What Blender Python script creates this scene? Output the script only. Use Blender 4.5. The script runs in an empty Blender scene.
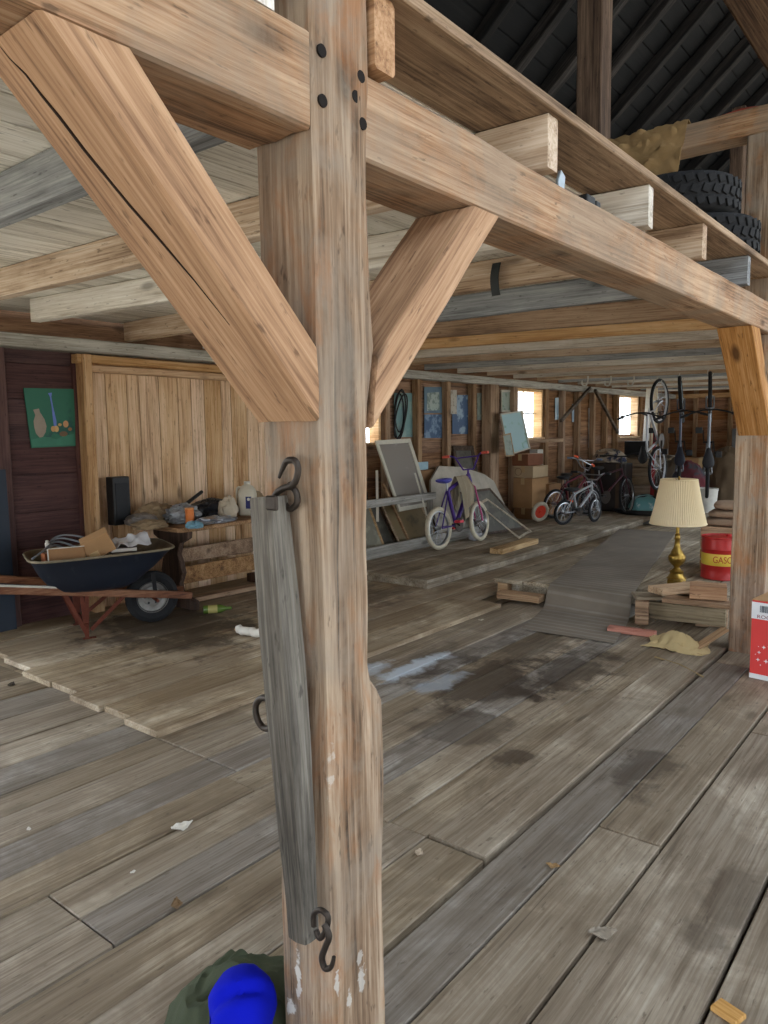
import bpy, bmesh, math, random
from mathutils import Vector as V, Matrix, noise
random.seed(11)
S = bpy.context.scene
COL = S.collection
PI = math.pi

# ------------------------------------------------------------------ camera
FP, PITCH, YAW, ROLL, HCAM = 747.2, .10823, .67508, -.012666, 1.5
_fw = V((-math.sin(YAW) * math.cos(PITCH), math.cos(YAW) * math.cos(PITCH), -math.sin(PITCH)))
_rt = V((math.cos(YAW), math.sin(YAW), 0))
_up = _rt.cross(_fw)
CR = math.cos(ROLL) * _rt + math.sin(ROLL) * _up
CU = -math.sin(ROLL) * _rt + math.cos(ROLL) * _up
CAMP = V((0, 0, HCAM))
cam = bpy.data.cameras.new('camera')
cam.sensor_fit = 'HORIZONTAL'
cam.sensor_width = 36
cam.lens = FP / 768 * 36
cam.clip_start = .05
cam.clip_end = 200
camo = bpy.data.objects.new('camera', cam)
COL.objects.link(camo)
m3 = Matrix((CR, CU, -_fw)).transposed()
camo.matrix_world = Matrix.Translation(CAMP) @ m3.to_4x4()
S.camera = camo


def at(px, py, ax, val):
    """the point of the place seen at photo pixel (px, py) on the plane where axis ax = val"""
    d = _fw + (px - 384) / FP * CR - (py - 512) / FP * CU
    i = 'xyz'.index(ax)
    return CAMP + d * ((val - CAMP[i]) / d[i])


# ------------------------------------------------------------------ colours and node materials
def rgb(r, g, b):
    f = lambda c: c / 12.92 if c <= .04045 else ((c + .055) / 1.055) ** 2.4
    return (f(r / 255), f(g / 255), f(b / 255), 1)


class NT:
    def __init__(s, name):
        s.m = bpy.data.materials.new(name)
        s.m.use_nodes = True
        s.t = s.m.node_tree
        s.t.nodes.clear()
        s.out = s.n('ShaderNodeOutputMaterial')
        s.b = s.n('ShaderNodeBsdfPrincipled')
        s.l(s.b.outputs[0], s.out.inputs[0])

    def n(s, t, **k):
        x = s.t.nodes.new(t)
        for a, b in k.items():
            setattr(x, a, b)
        return x

    def l(s, a, b):
        s.t.links.new(a, b)

    def sock(s, inp, v):
        if hasattr(v, 'is_linked'):
            s.l(v, inp)
        else:
            inp.default_value = v

    def math(s, op, a, b=0., c=None):
        x = s.n('ShaderNodeMath', operation=op)
        s.sock(x.inputs[0], a)
        s.sock(x.inputs[1], b)
        if c is not None:
            s.sock(x.inputs[2], c)
        return x.outputs[0]

    def mix(s, f, a, b, mode='MIX'):
        x = s.n('ShaderNodeMix', data_type='RGBA', blend_type=mode)
        s.sock(x.inputs[0], f)
        s.sock(x.inputs[6], a)
        s.sock(x.inputs[7], b)
        return x.outputs[2]

    def ramp(s, f, stops, interp='LINEAR'):
        x = s.n('ShaderNodeValToRGB')
        x.color_ramp.interpolation = interp
        e = x.color_ramp.elements
        while len(e) < len(stops):
            e.new(.5)
        for i, (p, c) in enumerate(stops):
            e[i].position = p
            e[i].color = c if len(c) == 4 else (*c, 1)
        s.l(f, x.inputs[0])
        return x.outputs[0]

    def rng(s, v, a, b, c=0., d=1.):
        x = s.n('ShaderNodeMapRange')
        s.sock(x.inputs[0], v)
        for i, q in enumerate((a, b, c, d)):
            x.inputs[i + 1].default_value = q
        return x.outputs[0]

    def noise(s, vec, scale, detail=4., rough=.55, dist=0.):
        x = s.n('ShaderNodeTexNoise')
        s.l(vec, x.inputs['Vector'])
        x.inputs['Scale'].default_value = scale
        x.inputs['Detail'].default_value = detail
        x.inputs['Roughness'].default_value = rough
        x.inputs['Distortion'].default_value = dist
        return x.outputs[0]

    def mapping(s, vec, scale):
        x = s.n('ShaderNodeMapping')
        s.l(vec, x.inputs[0])
        x.inputs['Scale'].default_value = scale
        return x.outputs[0]

    def coord(s, which='Object'):
        return s.n('ShaderNodeTexCoord').outputs[which]

    def bump(s, h, strength, dist=.01):
        x = s.n('ShaderNodeBump')
        x.inputs['Strength'].default_value = strength
        x.inputs['Distance'].default_value = dist
        s.l(h, x.inputs['Height'])
        s.l(x.outputs[0], s.b.inputs['Normal'])


_W = {}


def wood(dark, mid, light, axis='X', var=.16, rough=.82, bump=.35, knots=.6, crack=.5, dirt=None, fine=1., stains=(), paint=(), name='wood', dirt2=None, alt=None, marks=()):
    key = (dark, mid, light, axis, var, rough, bump, knots, crack, dirt, fine, stains, paint, dirt2, alt, marks)
    if key in _W:
        return _W[key]
    t = NT(name)
    co = t.coord()
    oi = t.n('ShaderNodeObjectInfo')
    at_ = t.n('ShaderNodeAttribute', attribute_name='bid')
    seed = t.math('ADD', oi.outputs['Random'], at_.outputs['Fac'])
    off = t.math('MULTIPLY', seed, 61.7)
    cb = t.n('ShaderNodeCombineXYZ')
    for i in range(3):
        t.l(off, cb.inputs[i])
    ad = t.n('ShaderNodeVectorMath', operation='ADD')
    t.l(co, ad.inputs[0])
    t.l(cb.outputs[0], ad.inputs[1])
    vec = ad.outputs[0]

    def sc(l, c):
        r = [c, c, c]
        r['XYZ'.index(axis)] = l
        return tuple(r)
    n1 = t.noise(t.mapping(vec, sc(.9, 13)), 1., 6, .65, .5)
    n2 = t.noise(t.mapping(vec, sc(2.2, 95 * fine)), 1., 5, .65, .25)
    n3 = t.noise(t.mapping(vec, sc(1.2, 3.2)), 1., 6, .65, .4)
    f = t.math('MULTIPLY_ADD', n1, .36, t.math('MULTIPLY_ADD', n2, .38, t.math('MULTIPLY', n3, .26)))
    col = t.ramp(f, [(.40, dark), (.49, mid), (.585, light)])
    sp_ = t.noise(t.mapping(vec, sc(14, 60)), 1., 3, .6, .0)
    col = t.mix(t.math('MULTIPLY', t.rng(sp_, .63, .70, 0., 1.), .55), col, tuple(c * .4 for c in dark[:3]) + (1,))
    if knots:
        vo = t.n('ShaderNodeTexVoronoi')
        t.l(t.mapping(vec, sc(1.6, 4.5)), vo.inputs['Vector'])
        vo.inputs['Scale'].default_value = 1.
        vo.inputs['Randomness'].default_value = 1
        kd = t.rng(vo.outputs['Distance'], .06, .14, knots, 0.)
        col = t.mix(kd, col, tuple(c * .35 for c in dark[:3]) + (1,))
    if crack:
        n4 = t.noise(t.mapping(vec, sc(.8, 34)), 1., 3, .55, .25)
        cr = t.math('MULTIPLY', t.rng(n4, .29, .335, 1., 0.), crack)
        col = t.mix(cr, col, tuple(c * .22 for c in dark[:3]) + (1,))
    wn = t.n('ShaderNodeTexWhiteNoise', noise_dimensions='1D')
    t.l(t.math('MULTIPLY', seed, 917.3), wn.inputs['W'])
    hs = t.n('ShaderNodeHueSaturation')
    t.l(col, hs.inputs['Color'])
    t.l(t.rng(wn.outputs['Value'], 0, 1, 1 - var, 1 + var), hs.inputs['Value'])
    t.l(t.rng(wn.outputs['Value'], 0, 1, 1.15, .85), hs.inputs['Saturation'])
    col = hs.outputs[0]
    if alt:
        w2 = t.n('ShaderNodeTexWhiteNoise', noise_dimensions='1D')
        t.l(t.math('MULTIPLY', seed, 311.9), w2.inputs['W'])
        lum = t.n('ShaderNodeRGBToBW')
        t.l(col, lum.inputs[0])
        tint = t.mix(1., alt[0], lum.outputs[0], 'MULTIPLY')
        col = t.mix(t.rng(w2.outputs['Value'], .55, .75, 0., alt[1]), col, tint)
    for dq, sd in ((dirt, 0.), (dirt2, 5.)):
        if dq:
            mv = t.n('ShaderNodeVectorMath', operation='ADD')
            t.l(t.mapping(vec, sc(.45, 1.)) if sd else co, mv.inputs[0])
            mv.inputs[1].default_value = (sd, sd, sd)
            d = t.noise(mv.outputs[0], dq[1], 6, .65, .5)
            col = t.mix(t.rng(d, dq[2], dq[2] + .16, 0., dq[3]), col, dq[0])
    geo = t.n('ShaderNodeNewGeometry')
    for (lst, c0, lo) in ((stains, rgb(48, 36, 26), .9), (paint, rgb(188, 196, 204), .8)):
        for (sx, sy, rx, ry, amt) in lst:
            sp = t.n('ShaderNodeSeparateXYZ')
            t.l(geo.outputs['Position'], sp.inputs[0])
            dx = t.math('DIVIDE', t.math('SUBTRACT', sp.outputs[0], sx), rx)
            dy = t.math('DIVIDE', t.math('SUBTRACT', sp.outputs[1], sy), ry)
            r2 = t.math('SQRT', t.math('ADD', t.math('MULTIPLY', dx, dx), t.math('MULTIPLY', dy, dy)))
            nn = t.noise(geo.outputs['Position'], 5., 5, .65, .3)
            m = t.rng(t.math('ADD', r2, t.math('MULTIPLY', t.math('SUBTRACT', nn, .5), 2.6)), .55, 1.0, amt, 0.)
            col = t.mix(m, col, c0)
    for (mx_, my_, mz_, rx, ry, rz, amt) in marks:
        vs_ = t.n('ShaderNodeVectorMath', operation='SUBTRACT')
        t.l(geo.outputs['Position'], vs_.inputs[0])
        vs_.inputs[1].default_value = (mx_, my_, mz_)
        vd_ = t.n('ShaderNodeVectorMath', operation='DIVIDE')
        t.l(vs_.outputs[0], vd_.inputs[0])
        vd_.inputs[1].default_value = (rx, ry, rz)
        vl_ = t.n('ShaderNodeVectorMath', operation='LENGTH')
        t.l(vd_.outputs[0], vl_.inputs[0])
        nn = t.noise(geo.outputs['Position'], 38., 4, .65, .3)
        m = t.rng(t.math('ADD', vl_.outputs['Value'], t.math('MULTIPLY', t.math('SUBTRACT', nn, .5), 3.2)), .6, .9, amt, 0.)
        col = t.mix(m, col, rgb(206, 202, 194))
    t.l(col, t.b.inputs['Base Color'])
    t.b.inputs['Roughness'].default_value = rough
    t.b.inputs['Specular IOR Level'].default_value = .3
    if bump:
        t.bump(t.math('MULTIPLY_ADD', n2, .6, n1), bump, .008)
    _W[key] = t.m
    return t.m


_P = {}


def plain(c, rough=.6, metal=0., mottle=.12, scale=14., bump=.0, trans=0., spec=.4, name='surface', second=None, sthr=.55):
    key = (c, rough, metal, mottle, scale, bump, trans, spec, second, sthr)
    if key in _P:
        return _P[key]
    t = NT(name)
    co = t.coord()
    n = t.noise(co, scale, 5, .6)
    c2 = second or tuple(x * .55 for x in c[:3]) + (1,)
    if second:
        col = t.mix(t.rng(n, sthr, sthr + .08), c, c2)
    else:
        col = t.mix(t.math('MULTIPLY', t.rng(n, .35, .7), mottle * 2), c, c2)
    t.l(col, t.b.inputs['Base Color'])
    t.b.inputs['Roughness'].default_value = rough
    t.b.inputs['Metallic'].default_value = metal
    t.b.inputs['Specular IOR Level'].default_value = spec
    if trans:
        t.b.inputs['Transmission Weight'].default_value = trans
    if bump:
        t.bump(n, bump, .01)
    _P[key] = t.m
    return t.m


def cloth(c, scale=300., rough=.95, bump=.3, mottle=.25, name='cloth'):
    t = NT(name)
    co = t.coord()
    n = t.noise(co, 9., 5, .6)
    w = t.noise(co, scale, 2, .5)
    col = t.mix(t.math('MULTIPLY', t.rng(n, .3, .7), mottle), c, tuple(x * .6 for x in c[:3]) + (1,))
    t.l(col, t.b.inputs['Base Color'])
    t.b.inputs['Roughness'].default_value = rough
    t.b.inputs['Specular IOR Level'].default_value = .15
    t.bump(w, bump, .004)
    return t.m


def glass_mat():
    t = NT('window_glass')
    tr = t.n('ShaderNodeBsdfTransparent')
    gl = t.n('ShaderNodeBsdfGlossy')
    gl.inputs['Roughness'].default_value = .05
    mx = t.n('ShaderNodeMixShader')
    mx.inputs[0].default_value = .07
    t.l(tr.outputs[0], mx.inputs[1])
    t.l(gl.outputs[0], mx.inputs[2])
    t.l(mx.outputs[0], t.out.inputs[0])
    return t.m


# ------------------------------------------------------------------ mesh helpers
class MB:
    def __init__(s):
        s.v, s.f, s.mi, s.sm, s.bd = [], [], [], [], []
        s.M = Matrix.Identity(4)

    def add(s, vs, fs, m=0, smooth=False, bid=0.):
        b = len(s.v)
        s.v += [s.M @ V(q) for q in vs]
        for q in fs:
            s.f.append([b + i for i in q])
            s.mi.append(m)
            s.sm.append(smooth)
            s.bd.append(bid)
        return s

    def box(s, c, d, R=None, m=0, bid=0.):
        c, d = V(c), V(d) / 2
        R = R or Matrix.Identity(3)
        vs = [c + R @ V((x * d.x, y * d.y, z * d.z)) for x in (-1, 1) for y in (-1, 1) for z in (-1, 1)]
        return s.hexa(vs, m, bid)

    def hexa(s, vs, m=0, bid=0.):
        return s.add(vs, [(0, 1, 3, 2), (4, 6, 7, 5), (0, 4, 5, 1), (2, 3, 7, 6), (0, 2, 6, 4), (1, 5, 7, 3)], m, False, bid)

    def bar(s, p0, p1, w, h, up=(0, 0, 1), m=0, bid=0.):
        p0, p1 = V(p0), V(p1)
        x = (p1 - p0).normalized()
        u = V(up)
        if abs(x.dot(u)) > .98:
            u = V((1, 0, 0))
        y = u.cross(x).normalized()
        z = x.cross(y)
        vs = [p + y * (sy * w / 2) + z * (sz * h / 2) for p in (p0, p1) for sy in (-1, 1) for sz in (-1, 1)]
        return s.hexa(vs, m, bid)

    def tube(s, pts, r, n=8, closed=False, m=0, smooth=True, cap=True):
        pts = [V(p) for p in pts]
        k = len(pts)
        rr = r if isinstance(r, (list, tuple)) else [r] * k
        tg = []
        for i in range(k):
            a = pts[(i - 1) % k] if (closed or i > 0) else pts[i]
            b = pts[(i + 1) % k] if (closed or i < k - 1) else pts[i]
            tg.append((b - a).normalized())
        nrm = tg[0].orthogonal().normalized()
        vs, fs = [], []
        for i in range(k):
            nrm = (nrm - tg[i] * nrm.dot(tg[i]))
            nrm = nrm.normalized() if nrm.length > 1e-6 else tg[i].orthogonal().normalized()
            bn = tg[i].cross(nrm)
            for j in range(n):
                a = 2 * PI * j / n
                vs.append(pts[i] + (nrm * math.cos(a) + bn * math.sin(a)) * rr[i])
        for i in range(k if closed else k - 1):
            for j in range(n):
                a, b = i * n + j, i * n + (j + 1) % n
                c, d = ((i + 1) % k) * n + (j + 1) % n, ((i + 1) % k) * n + j
                fs.append((a, b, c, d))
        s.add(vs, fs, m, smooth)
        if cap and not closed:
            s.add(vs[:n], [tuple(range(n - 1, -1, -1))], m)
            s.add(vs[-n:], [tuple(range(n))], m)
        return s

    def lathe(s, prof, n=24, c=(0, 0, 0), R=None, m=0, smooth=True, cap=True):
        R = R or Matrix.Identity(3)
        c = V(c)
        vs, fs = [], []
        for r, z in prof:
            for j in range(n):
                a = 2 * PI * j / n
                vs.append(c + R @ V((r * math.cos(a), r * math.sin(a), z)))
        for i in range(len(prof) - 1):
            for j in range(n):
                fs.append((i * n + j, i * n + (j + 1) % n, (i + 1) * n + (j + 1) % n, (i + 1) * n + j))
        s.add(vs, fs, m, smooth)
        if cap:
            if prof[0][0] > 1e-4:
                s.add(vs[:n], [tuple(range(n - 1, -1, -1))], m)
            if prof[-1][0] > 1e-4:
                s.add(vs[-n:], [tuple(range(n))], m)
        return s

    def ring(s, c, axis, Rr, r, n=28, k=8, m=0, sx=1.):
        c = V(c)
        z = V(axis).normalized()
        x = z.orthogonal().normalized()
        y = z.cross(x)
        return s.tube([c + (x * math.cos(2 * PI * i / n) * sx + y * math.sin(2 * PI * i / n)) * Rr for i in range(n)], r, k, True, m)

    def prism(s, poly, a, b, M=None, m=0, bid=0.):
        M = M or Matrix.Identity(4)
        n = len(poly)
        vs = [M @ V((x, y, a)) for x, y in poly] + [M @ V((x, y, b)) for x, y in poly]
        fs = [tuple(range(n - 1, -1, -1)), tuple(range(n, 2 * n))] + [(i, (i + 1) % n, n + (i + 1) % n, n + i) for i in range(n)]
        return s.add(vs, fs, m, False, bid)

    def ball(s, c, r, n=14, k=8, R=None, m=0, fn=None):
        R = R or Matrix.Identity(3)
        c = V(c)
        r = V(r) if hasattr(r, '__len__') else V((r, r, r))
        vs = []
        for i in range(k + 1):
            th = PI * i / k
            for j in range(n):
                a = 2 * PI * j / n
                p = V((math.sin(th) * math.cos(a), math.sin(th) * math.sin(a), math.cos(th)))
                q = V((p.x * r.x, p.y * r.y, p.z * r.z))
                if fn:
                    q = fn(p, q)
                vs.append(c + R @ q)
        fs = [(i * n + j, (i + 1) * n + j, (i + 1) * n + (j + 1) % n, i * n + (j + 1) % n) for i in range(k) for j in range(n)]
        return s.add(vs, fs, m, True)

    def sheet(s, nx, ny, fn, th=.004, m=0):
        """a closed thin sheet following fn(u, v), thickened downward along its normal"""
        P = [[V(fn(i / nx, j / ny)) for j in range(ny + 1)] for i in range(nx + 1)]
        top, bot = [], []
        for i in range(nx + 1):
            for j in range(ny + 1):
                du = P[min(i + 1, nx)][j] - P[max(i - 1, 0)][j]
                dv = P[i][min(j + 1, ny)] - P[i][max(j - 1, 0)]
                nn = du.cross(dv)
                nn = nn.normalized() if nn.length > 1e-9 else V((0, 0, 1))
                top.append(P[i][j])
                bot.append(P[i][j] - nn * th)
        w = ny + 1
        o = len(top)
        fs = []
        for i in range(nx):
            for j in range(ny):
                a, b, c, d = i * w + j, (i + 1) * w + j, (i + 1) * w + j + 1, i * w + j + 1
                fs.append((a, b, c, d))
                fs.append((o + d, o + c, o + b, o + a))
        for i in range(nx):
            for j in (0, ny):
                a, b = i * w + j, (i + 1) * w + j
                fs.append((a, o + a, o + b, b) if j == 0 else (b, o + b, o + a, a))
        for j in range(ny):
            for i in (0, nx):
                a, b = i * w + j, i * w + j + 1
                fs.append((b, o + b, o + a, a) if i == 0 else (a, o + a, o + b, b))
        return s.add(top + bot, fs, m, True)

    def build(s, name, mats, parent=None, world=False, bevel=0., M=None, kind=None, sharp=40., solid=0., seg=1):
        if not isinstance(mats, (list, tuple)):
            mats = [mats]
        vs = s.v
        if world and parent is not None:
            inv = WM[parent.name].inverted()
            vs = [inv @ q for q in vs]
        if M is not None:
            inv = M.inverted()
            vs = [inv @ q for q in vs]
        me = bpy.data.meshes.new(name)
        me.from_pydata([tuple(q) for q in vs], [], s.f)
        for p, a, b in zip(me.polygons, s.mi, s.sm):
            p.material_index = a
            p.use_smooth = b
        for q in mats:
            me.materials.append(q)
        if any(s.bd):
            at_ = me.attributes.new('bid', 'FLOAT', 'FACE')
            at_.data.foreach_set('value', s.bd)
        bm = bmesh.new()
        bm.from_mesh(me)
        bmesh.ops.recalc_face_normals(bm, faces=bm.faces)
        bm.to_mesh(me)
        bm.free()
        if any(s.sm):
            me.set_sharp_from_angle(angle=math.radians(sharp))
        me.update()
        o = bpy.data.objects.new(name, me)
        COL.objects.link(o)
        if parent is not None:
            o.parent = parent
            WM[o.name] = WM[parent.name].copy()
        else:
            WM[o.name] = Matrix.Identity(4)
        if M is not None:
            o.matrix_basis = M
            WM[o.name] = (WM[parent.name] if parent is not None else Matrix.Identity(4)) @ M
        if bevel:
            b = o.modifiers.new('bevel', 'BEVEL')
            b.width = bevel
            b.segments = seg
            b.limit_method = 'ANGLE'
            b.angle_limit = math.radians(50)
        if kind:
            o['kind'] = kind
        return o


WM = {}


def tag(o, label, cat, group=None, kind=None):
    o['label'] = label
    o['category'] = cat
    if group:
        o['group'] = group
    if kind:
        o['kind'] = kind
    return o


def thing(name, label, cat, loc=(0, 0, 0), rz=0., group=None, M=None):
    o = bpy.data.objects.new(name, None)
    COL.objects.link(o)
    o.empty_display_size = .1
    m = M if M is not None else Matrix.Translation(V(loc)) @ Matrix.Rotation(rz, 4, 'Z')
    o.matrix_basis = m
    WM[o.name] = m.copy()
    return tag(o, label, cat, group)


def copy_tree(o, M, label=None, parent=None):
    c = o.copy()
    COL.objects.link(c)
    if parent is None:
        c.matrix_basis = M
        WM[c.name] = M.copy()
        if label:
            c['label'] = label
    else:
        c.parent = parent
        c.matrix_basis = o.matrix_basis.copy()
    for ch in list(o.children):
        copy_tree(ch, None, None, c)
    return c


def loft(name, rings, mat, parent=None, cham=.008, amp=.003, step=.08, k=3, kind=None, seed=None, gf=22):
    """a hewn timber through rings of four world corners each; its grain runs along its own X"""
    rings = [[V(q) for q in r] for r in rings]
    ctr = [sum(r, V()) / 4 for r in rings]
    X = (ctr[-1] - ctr[0]).normalized()
    Z = (rings[0][3] - rings[0][0])
    Z = (Z - X * Z.dot(X)).normalized()
    Y = Z.cross(X)
    M = Matrix((X, Y, Z)).transposed().to_4x4()
    M.translation = ctr[0]
    inv = M.inverted()
    so = V((random.uniform(0, 90), random.uniform(0, 90), random.uniform(0, 90)))
    secs = []
    for a, b in zip(rings[:-1], rings[1:]):
        L = (sum(b, V()) / 4 - sum(a, V()) / 4).length
        n = max(1, int(round(L / step)))
        for i in range(n):
            t = i / n
            secs.append([a[j].lerp(b[j], t) for j in range(4)])
    secs.append(rings[-1])
    vs, fs = [], []
    cnt = 4 * (k + 2)
    for r in secs:
        c = sum(r, V()) / 4
        ring = []
        for i in range(4):
            p, nx, pv = r[i], r[(i + 1) % 4], r[i - 1]
            dn, dp = (nx - p).normalized(), (pv - p).normalized()
            ring += [p + dp * cham, p + dn * cham]
            for q in range(1, k + 1):
                ring.append((p + dn * cham).lerp(nx - dn * cham, q / (k + 1)))
        for p in ring:
            l = inv @ p
            o = (p - c)
            o = (o - X * o.dot(X)).normalized()
            d = noise.noise(V((l.x * 1.6, l.y * gf, l.z * gf)) + so) + .6 * noise.noise(V((l.x * 5, l.y * 9, l.z * 9)) + so)
            vs.append(inv @ (p + o * d * amp))
    for i in range(len(secs) - 1):
        for j in range(cnt):
            fs.append((i * cnt + j, i * cnt + (j + 1) % cnt, (i + 1) * cnt + (j + 1) % cnt, (i + 1) * cnt + j))
    mb = MB()
    mb.add(vs, fs, 0, True)
    mb.add(vs[:cnt], [tuple(range(cnt - 1, -1, -1))])
    mb.add(vs[-cnt:], [tuple(range(cnt))])
    if parent is not None:
        pm = WM[parent.name].inverted() @ M
    else:
        pm = M
    o = mb.build(name, mat, parent, kind=kind, sharp=28)
    o.matrix_basis = pm
    WM[o.name] = M.copy()
    return o


def timber(name, p0, p1, w, h, mat, up=(0, 0, 1), **k):
    p0, p1 = V(p0), V(p1)
    x = (p1 - p0).normalized()
    u = V(up)
    y = u.cross(x).normalized()
    z = x.cross(y)
    ring = lambda p: [p - y * w / 2 - z * h / 2, p + y * w / 2 - z * h / 2, p + y * w / 2 + z * h / 2, p - y * w / 2 + z * h / 2]
    return loft(name, [ring(p0), ring(p1)], mat, **k)


def quad_frame(name, label, cat, c4, fw, th, fmat, imat, group=None, inner_name='canvas', ith=.006, extra=None):
    """a framed panel spanning four world corners bl, br, tr, tl; parts frame and canvas"""
    bl, br, tr, tl = [V(q) for q in c4]
    nrm = (br - bl).cross(tl - bl).normalized()
    root = thing(name, label, cat, (bl + br) / 2, 0, group)
    f = MB()
    ctr = (bl + br + tr + tl) / 4
    P = [bl, br, tr, tl]
    wu, wv = (br - bl).length, (tl - bl).length
    uv = lambda u, v: (bl.lerp(br, u)).lerp(tl.lerp(tr, u), v)
    a, b = fw / wu, fw / wv
    Q = [uv(a, b), uv(1 - a, b), uv(1 - a, 1 - b), uv(a, 1 - b)]
    for i in range(4):
        j = (i + 1) % 4
        f.hexa([P[i], P[i] + nrm * th, Q[i], Q[i] + nrm * th * .7, P[j], P[j] + nrm * th, Q[j], Q[j] + nrm * th * .7])
    f.build('frame', fmat, root, True, bevel=.002)
    if imat is not None:
        g = MB()
        e = 1e-3
        Qs = [q + (q - ctr) * .0 for q in Q]
        g.hexa([Qs[0] + nrm * .002, Qs[0] + nrm * (.002 + ith), Qs[3] + nrm * .002, Qs[3] + nrm * (.002 + ith),
                Qs[1] + nrm * .002, Qs[1] + nrm * (.002 + ith), Qs[2] + nrm * .002, Qs[2] + nrm * (.002 + ith)])
        g.build(inner_name, imat, root, True)
    return root


def text_mesh(body, size, extrude=.0006):
    cu = bpy.data.curves.new('lettering', 'FONT')
    cu.body = body
    cu.size = size
    cu.extrude = extrude
    cu.align_x = 'CENTER'
    ob = bpy.data.objects.new('lettering', cu)
    COL.objects.link(ob)
    dg = bpy.context.evaluated_depsgraph_get()
    ev = ob.evaluated_get(dg)
    me = ev.to_mesh()
    vs = [v.co.copy() for v in me.vertices]
    fs = [tuple(p.vertices) for p in me.polygons]
    ev.to_mesh_clear()
    bpy.data.objects.remove(ob)
    bpy.data.curves.remove(cu)
    return vs, fs


def fbm(p, o=3):
    return noise.fractal(p, .9, 2.1, o)
# ------------------------------------------------------------------ palette
MARKS = tuple((*at(px, py, 'y' if px < 330 else 'x', 1.12 if px < 330 else -1.06), rx, ry, rz, a_) for px, py, rx, ry, rz, a_ in ((297, 975, .012, .03, .06, .8), (289, 1010, .02, .03, .025, .8), (337, 985, .03, .008, .03, .7), (362, 975, .03, .014, .035, .6), (360, 960, .03, .012, .02, .5), (349, 1000, .03, .008, .03, .6), (327, 790, .012, .02, .05, .45), (329, 760, .012, .02, .03, .4)))
W_POST = wood(rgb(78, 60, 45), rgb(138, 113, 90), rgb(182, 160, 136), var=.03, bump=.7, knots=.7, crack=.85, fine=.8, dirt=(rgb(146, 134, 120), 3.4, .46, .55), dirt2=(rgb(160, 104, 58), 9., .5, .55), marks=MARKS)
W_BRACE = wood(rgb(122, 84, 52), rgb(168, 124, 82), rgb(194, 152, 110), var=.03, bump=.35, knots=.9, crack=.15)
W_BEAM = wood(rgb(92, 70, 50), rgb(156, 120, 90), rgb(190, 160, 130), var=.03, bump=.5, knots=.7, crack=.6, dirt=(rgb(150, 134, 116), 2.6, .44, .6))
W_JOIST = wood(rgb(124, 100, 80), rgb(180, 156, 132), rgb(208, 190, 170), var=.14, bump=.3, crack=.25)
W_JGREY = wood(rgb(96, 96, 96), rgb(138, 140, 142), rgb(172, 174, 174), var=.08, bump=.3, crack=.25)
W_JBROWN = wood(rgb(98, 74, 52), rgb(146, 114, 84), rgb(176, 146, 114), var=.08, bump=.3, crack=.25)
W_JORANGE = wood(rgb(166, 122, 78), rgb(204, 162, 112), rgb(224, 190, 146), var=.04, bump=.25, crack=.1)
W_JWHITE = wood(rgb(160, 150, 136), rgb(204, 196, 184), rgb(226, 222, 214), var=.05, bump=.2, crack=.15)
W_CEIL = wood(rgb(156, 148, 136), rgb(214, 208, 196), rgb(232, 228, 220), axis='Y', var=.16, bump=.2, crack=.25, knots=.5)
STAINS = ((-2.25, 3.75, .42, .5, .75), (-1.95, 4.25, .3, .6, .7), (-1.98, 3.1, .35, .3, .5), (-2.4, 4.6, .3, .55, .55), (-1.08, 3.15, .13, .3, .6), (-1.6, 2.95, .12, .14, .7), (-2.7, 3.9, .25, .5, .5), (-4.7, 3.3, .8, .7, .75), (-4.3, 5.0, .5, .7, .45), (-.55, 2.35, .1, .35, .4))
PAINT = ((-2.75, 3.75, .1, .4, .75), (-2.45, 3.6, .1, .32, .45), (-2.95, 3.5, .09, .25, .6))
W_FLOOR = wood(rgb(106, 91, 74), rgb(149, 134, 114), rgb(180, 167, 148), axis='Y', rough=.62, var=.17, bump=.3, crack=.55, knots=.55, dirt=(rgb(98, 84, 68), 2.2, .34, .5), stains=STAINS, paint=PAINT, alt=((.985, 1.0, 1.025, 1), .5))
W_OVER = wood(rgb(124, 106, 84), rgb(174, 156, 130), rgb(200, 186, 164), axis='Y', rough=.65, var=.2, bump=.3, crack=.55, knots=.5, dirt=(rgb(104, 84, 62), 1.7, .38, .6), stains=STAINS, paint=PAINT)
W_DECK = wood(rgb(118, 104, 84), rgb(168, 154, 132), rgb(196, 184, 166), axis='Y', var=.14, bump=.3, crack=.5, knots=.5, dirt=(rgb(82, 68, 52), 2.0, .38, .5))
W_TANV = wood(rgb(150, 112, 78), rgb(206, 170, 132), rgb(226, 196, 162), axis='Z', var=.14, bump=.25, knots=.7, crack=.6)
W_WALLY = wood(rgb(86, 60, 42), rgb(132, 96, 68), rgb(164, 126, 94), axis='Y', var=.14, bump=.25, crack=.3)
W_WALLX = wood(rgb(96, 64, 42), rgb(146, 102, 70), rgb(172, 130, 96), axis='X', var=.14, bump=.25, crack=.3)
W_STUD = wood(rgb(104, 80, 60), rgb(150, 120, 92), rgb(180, 152, 122), var=.12, bump=.3, crack=.3)
W_MAROON = wood(rgb(50, 32, 32), rgb(74, 50, 48), rgb(90, 64, 60), axis='Y', var=.1, bump=.15, crack=.2, knots=.3)
W_MAROONX = wood(rgb(54, 34, 33), rgb(80, 54, 50), rgb(98, 70, 64), var=.08, bump=.15, crack=.2, knots=.3)
W_PLATE = wood(rgb(118, 112, 102), rgb(160, 155, 144), rgb(190, 186, 176), var=.1, bump=.3, crack=.5)
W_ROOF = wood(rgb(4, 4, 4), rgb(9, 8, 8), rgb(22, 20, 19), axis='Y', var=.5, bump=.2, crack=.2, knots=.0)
W_RAFT = wood(rgb(10, 8, 7), rgb(25, 21, 18), rgb(56, 50, 45), var=.6, bump=.4, crack=.3, knots=.3)
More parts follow.
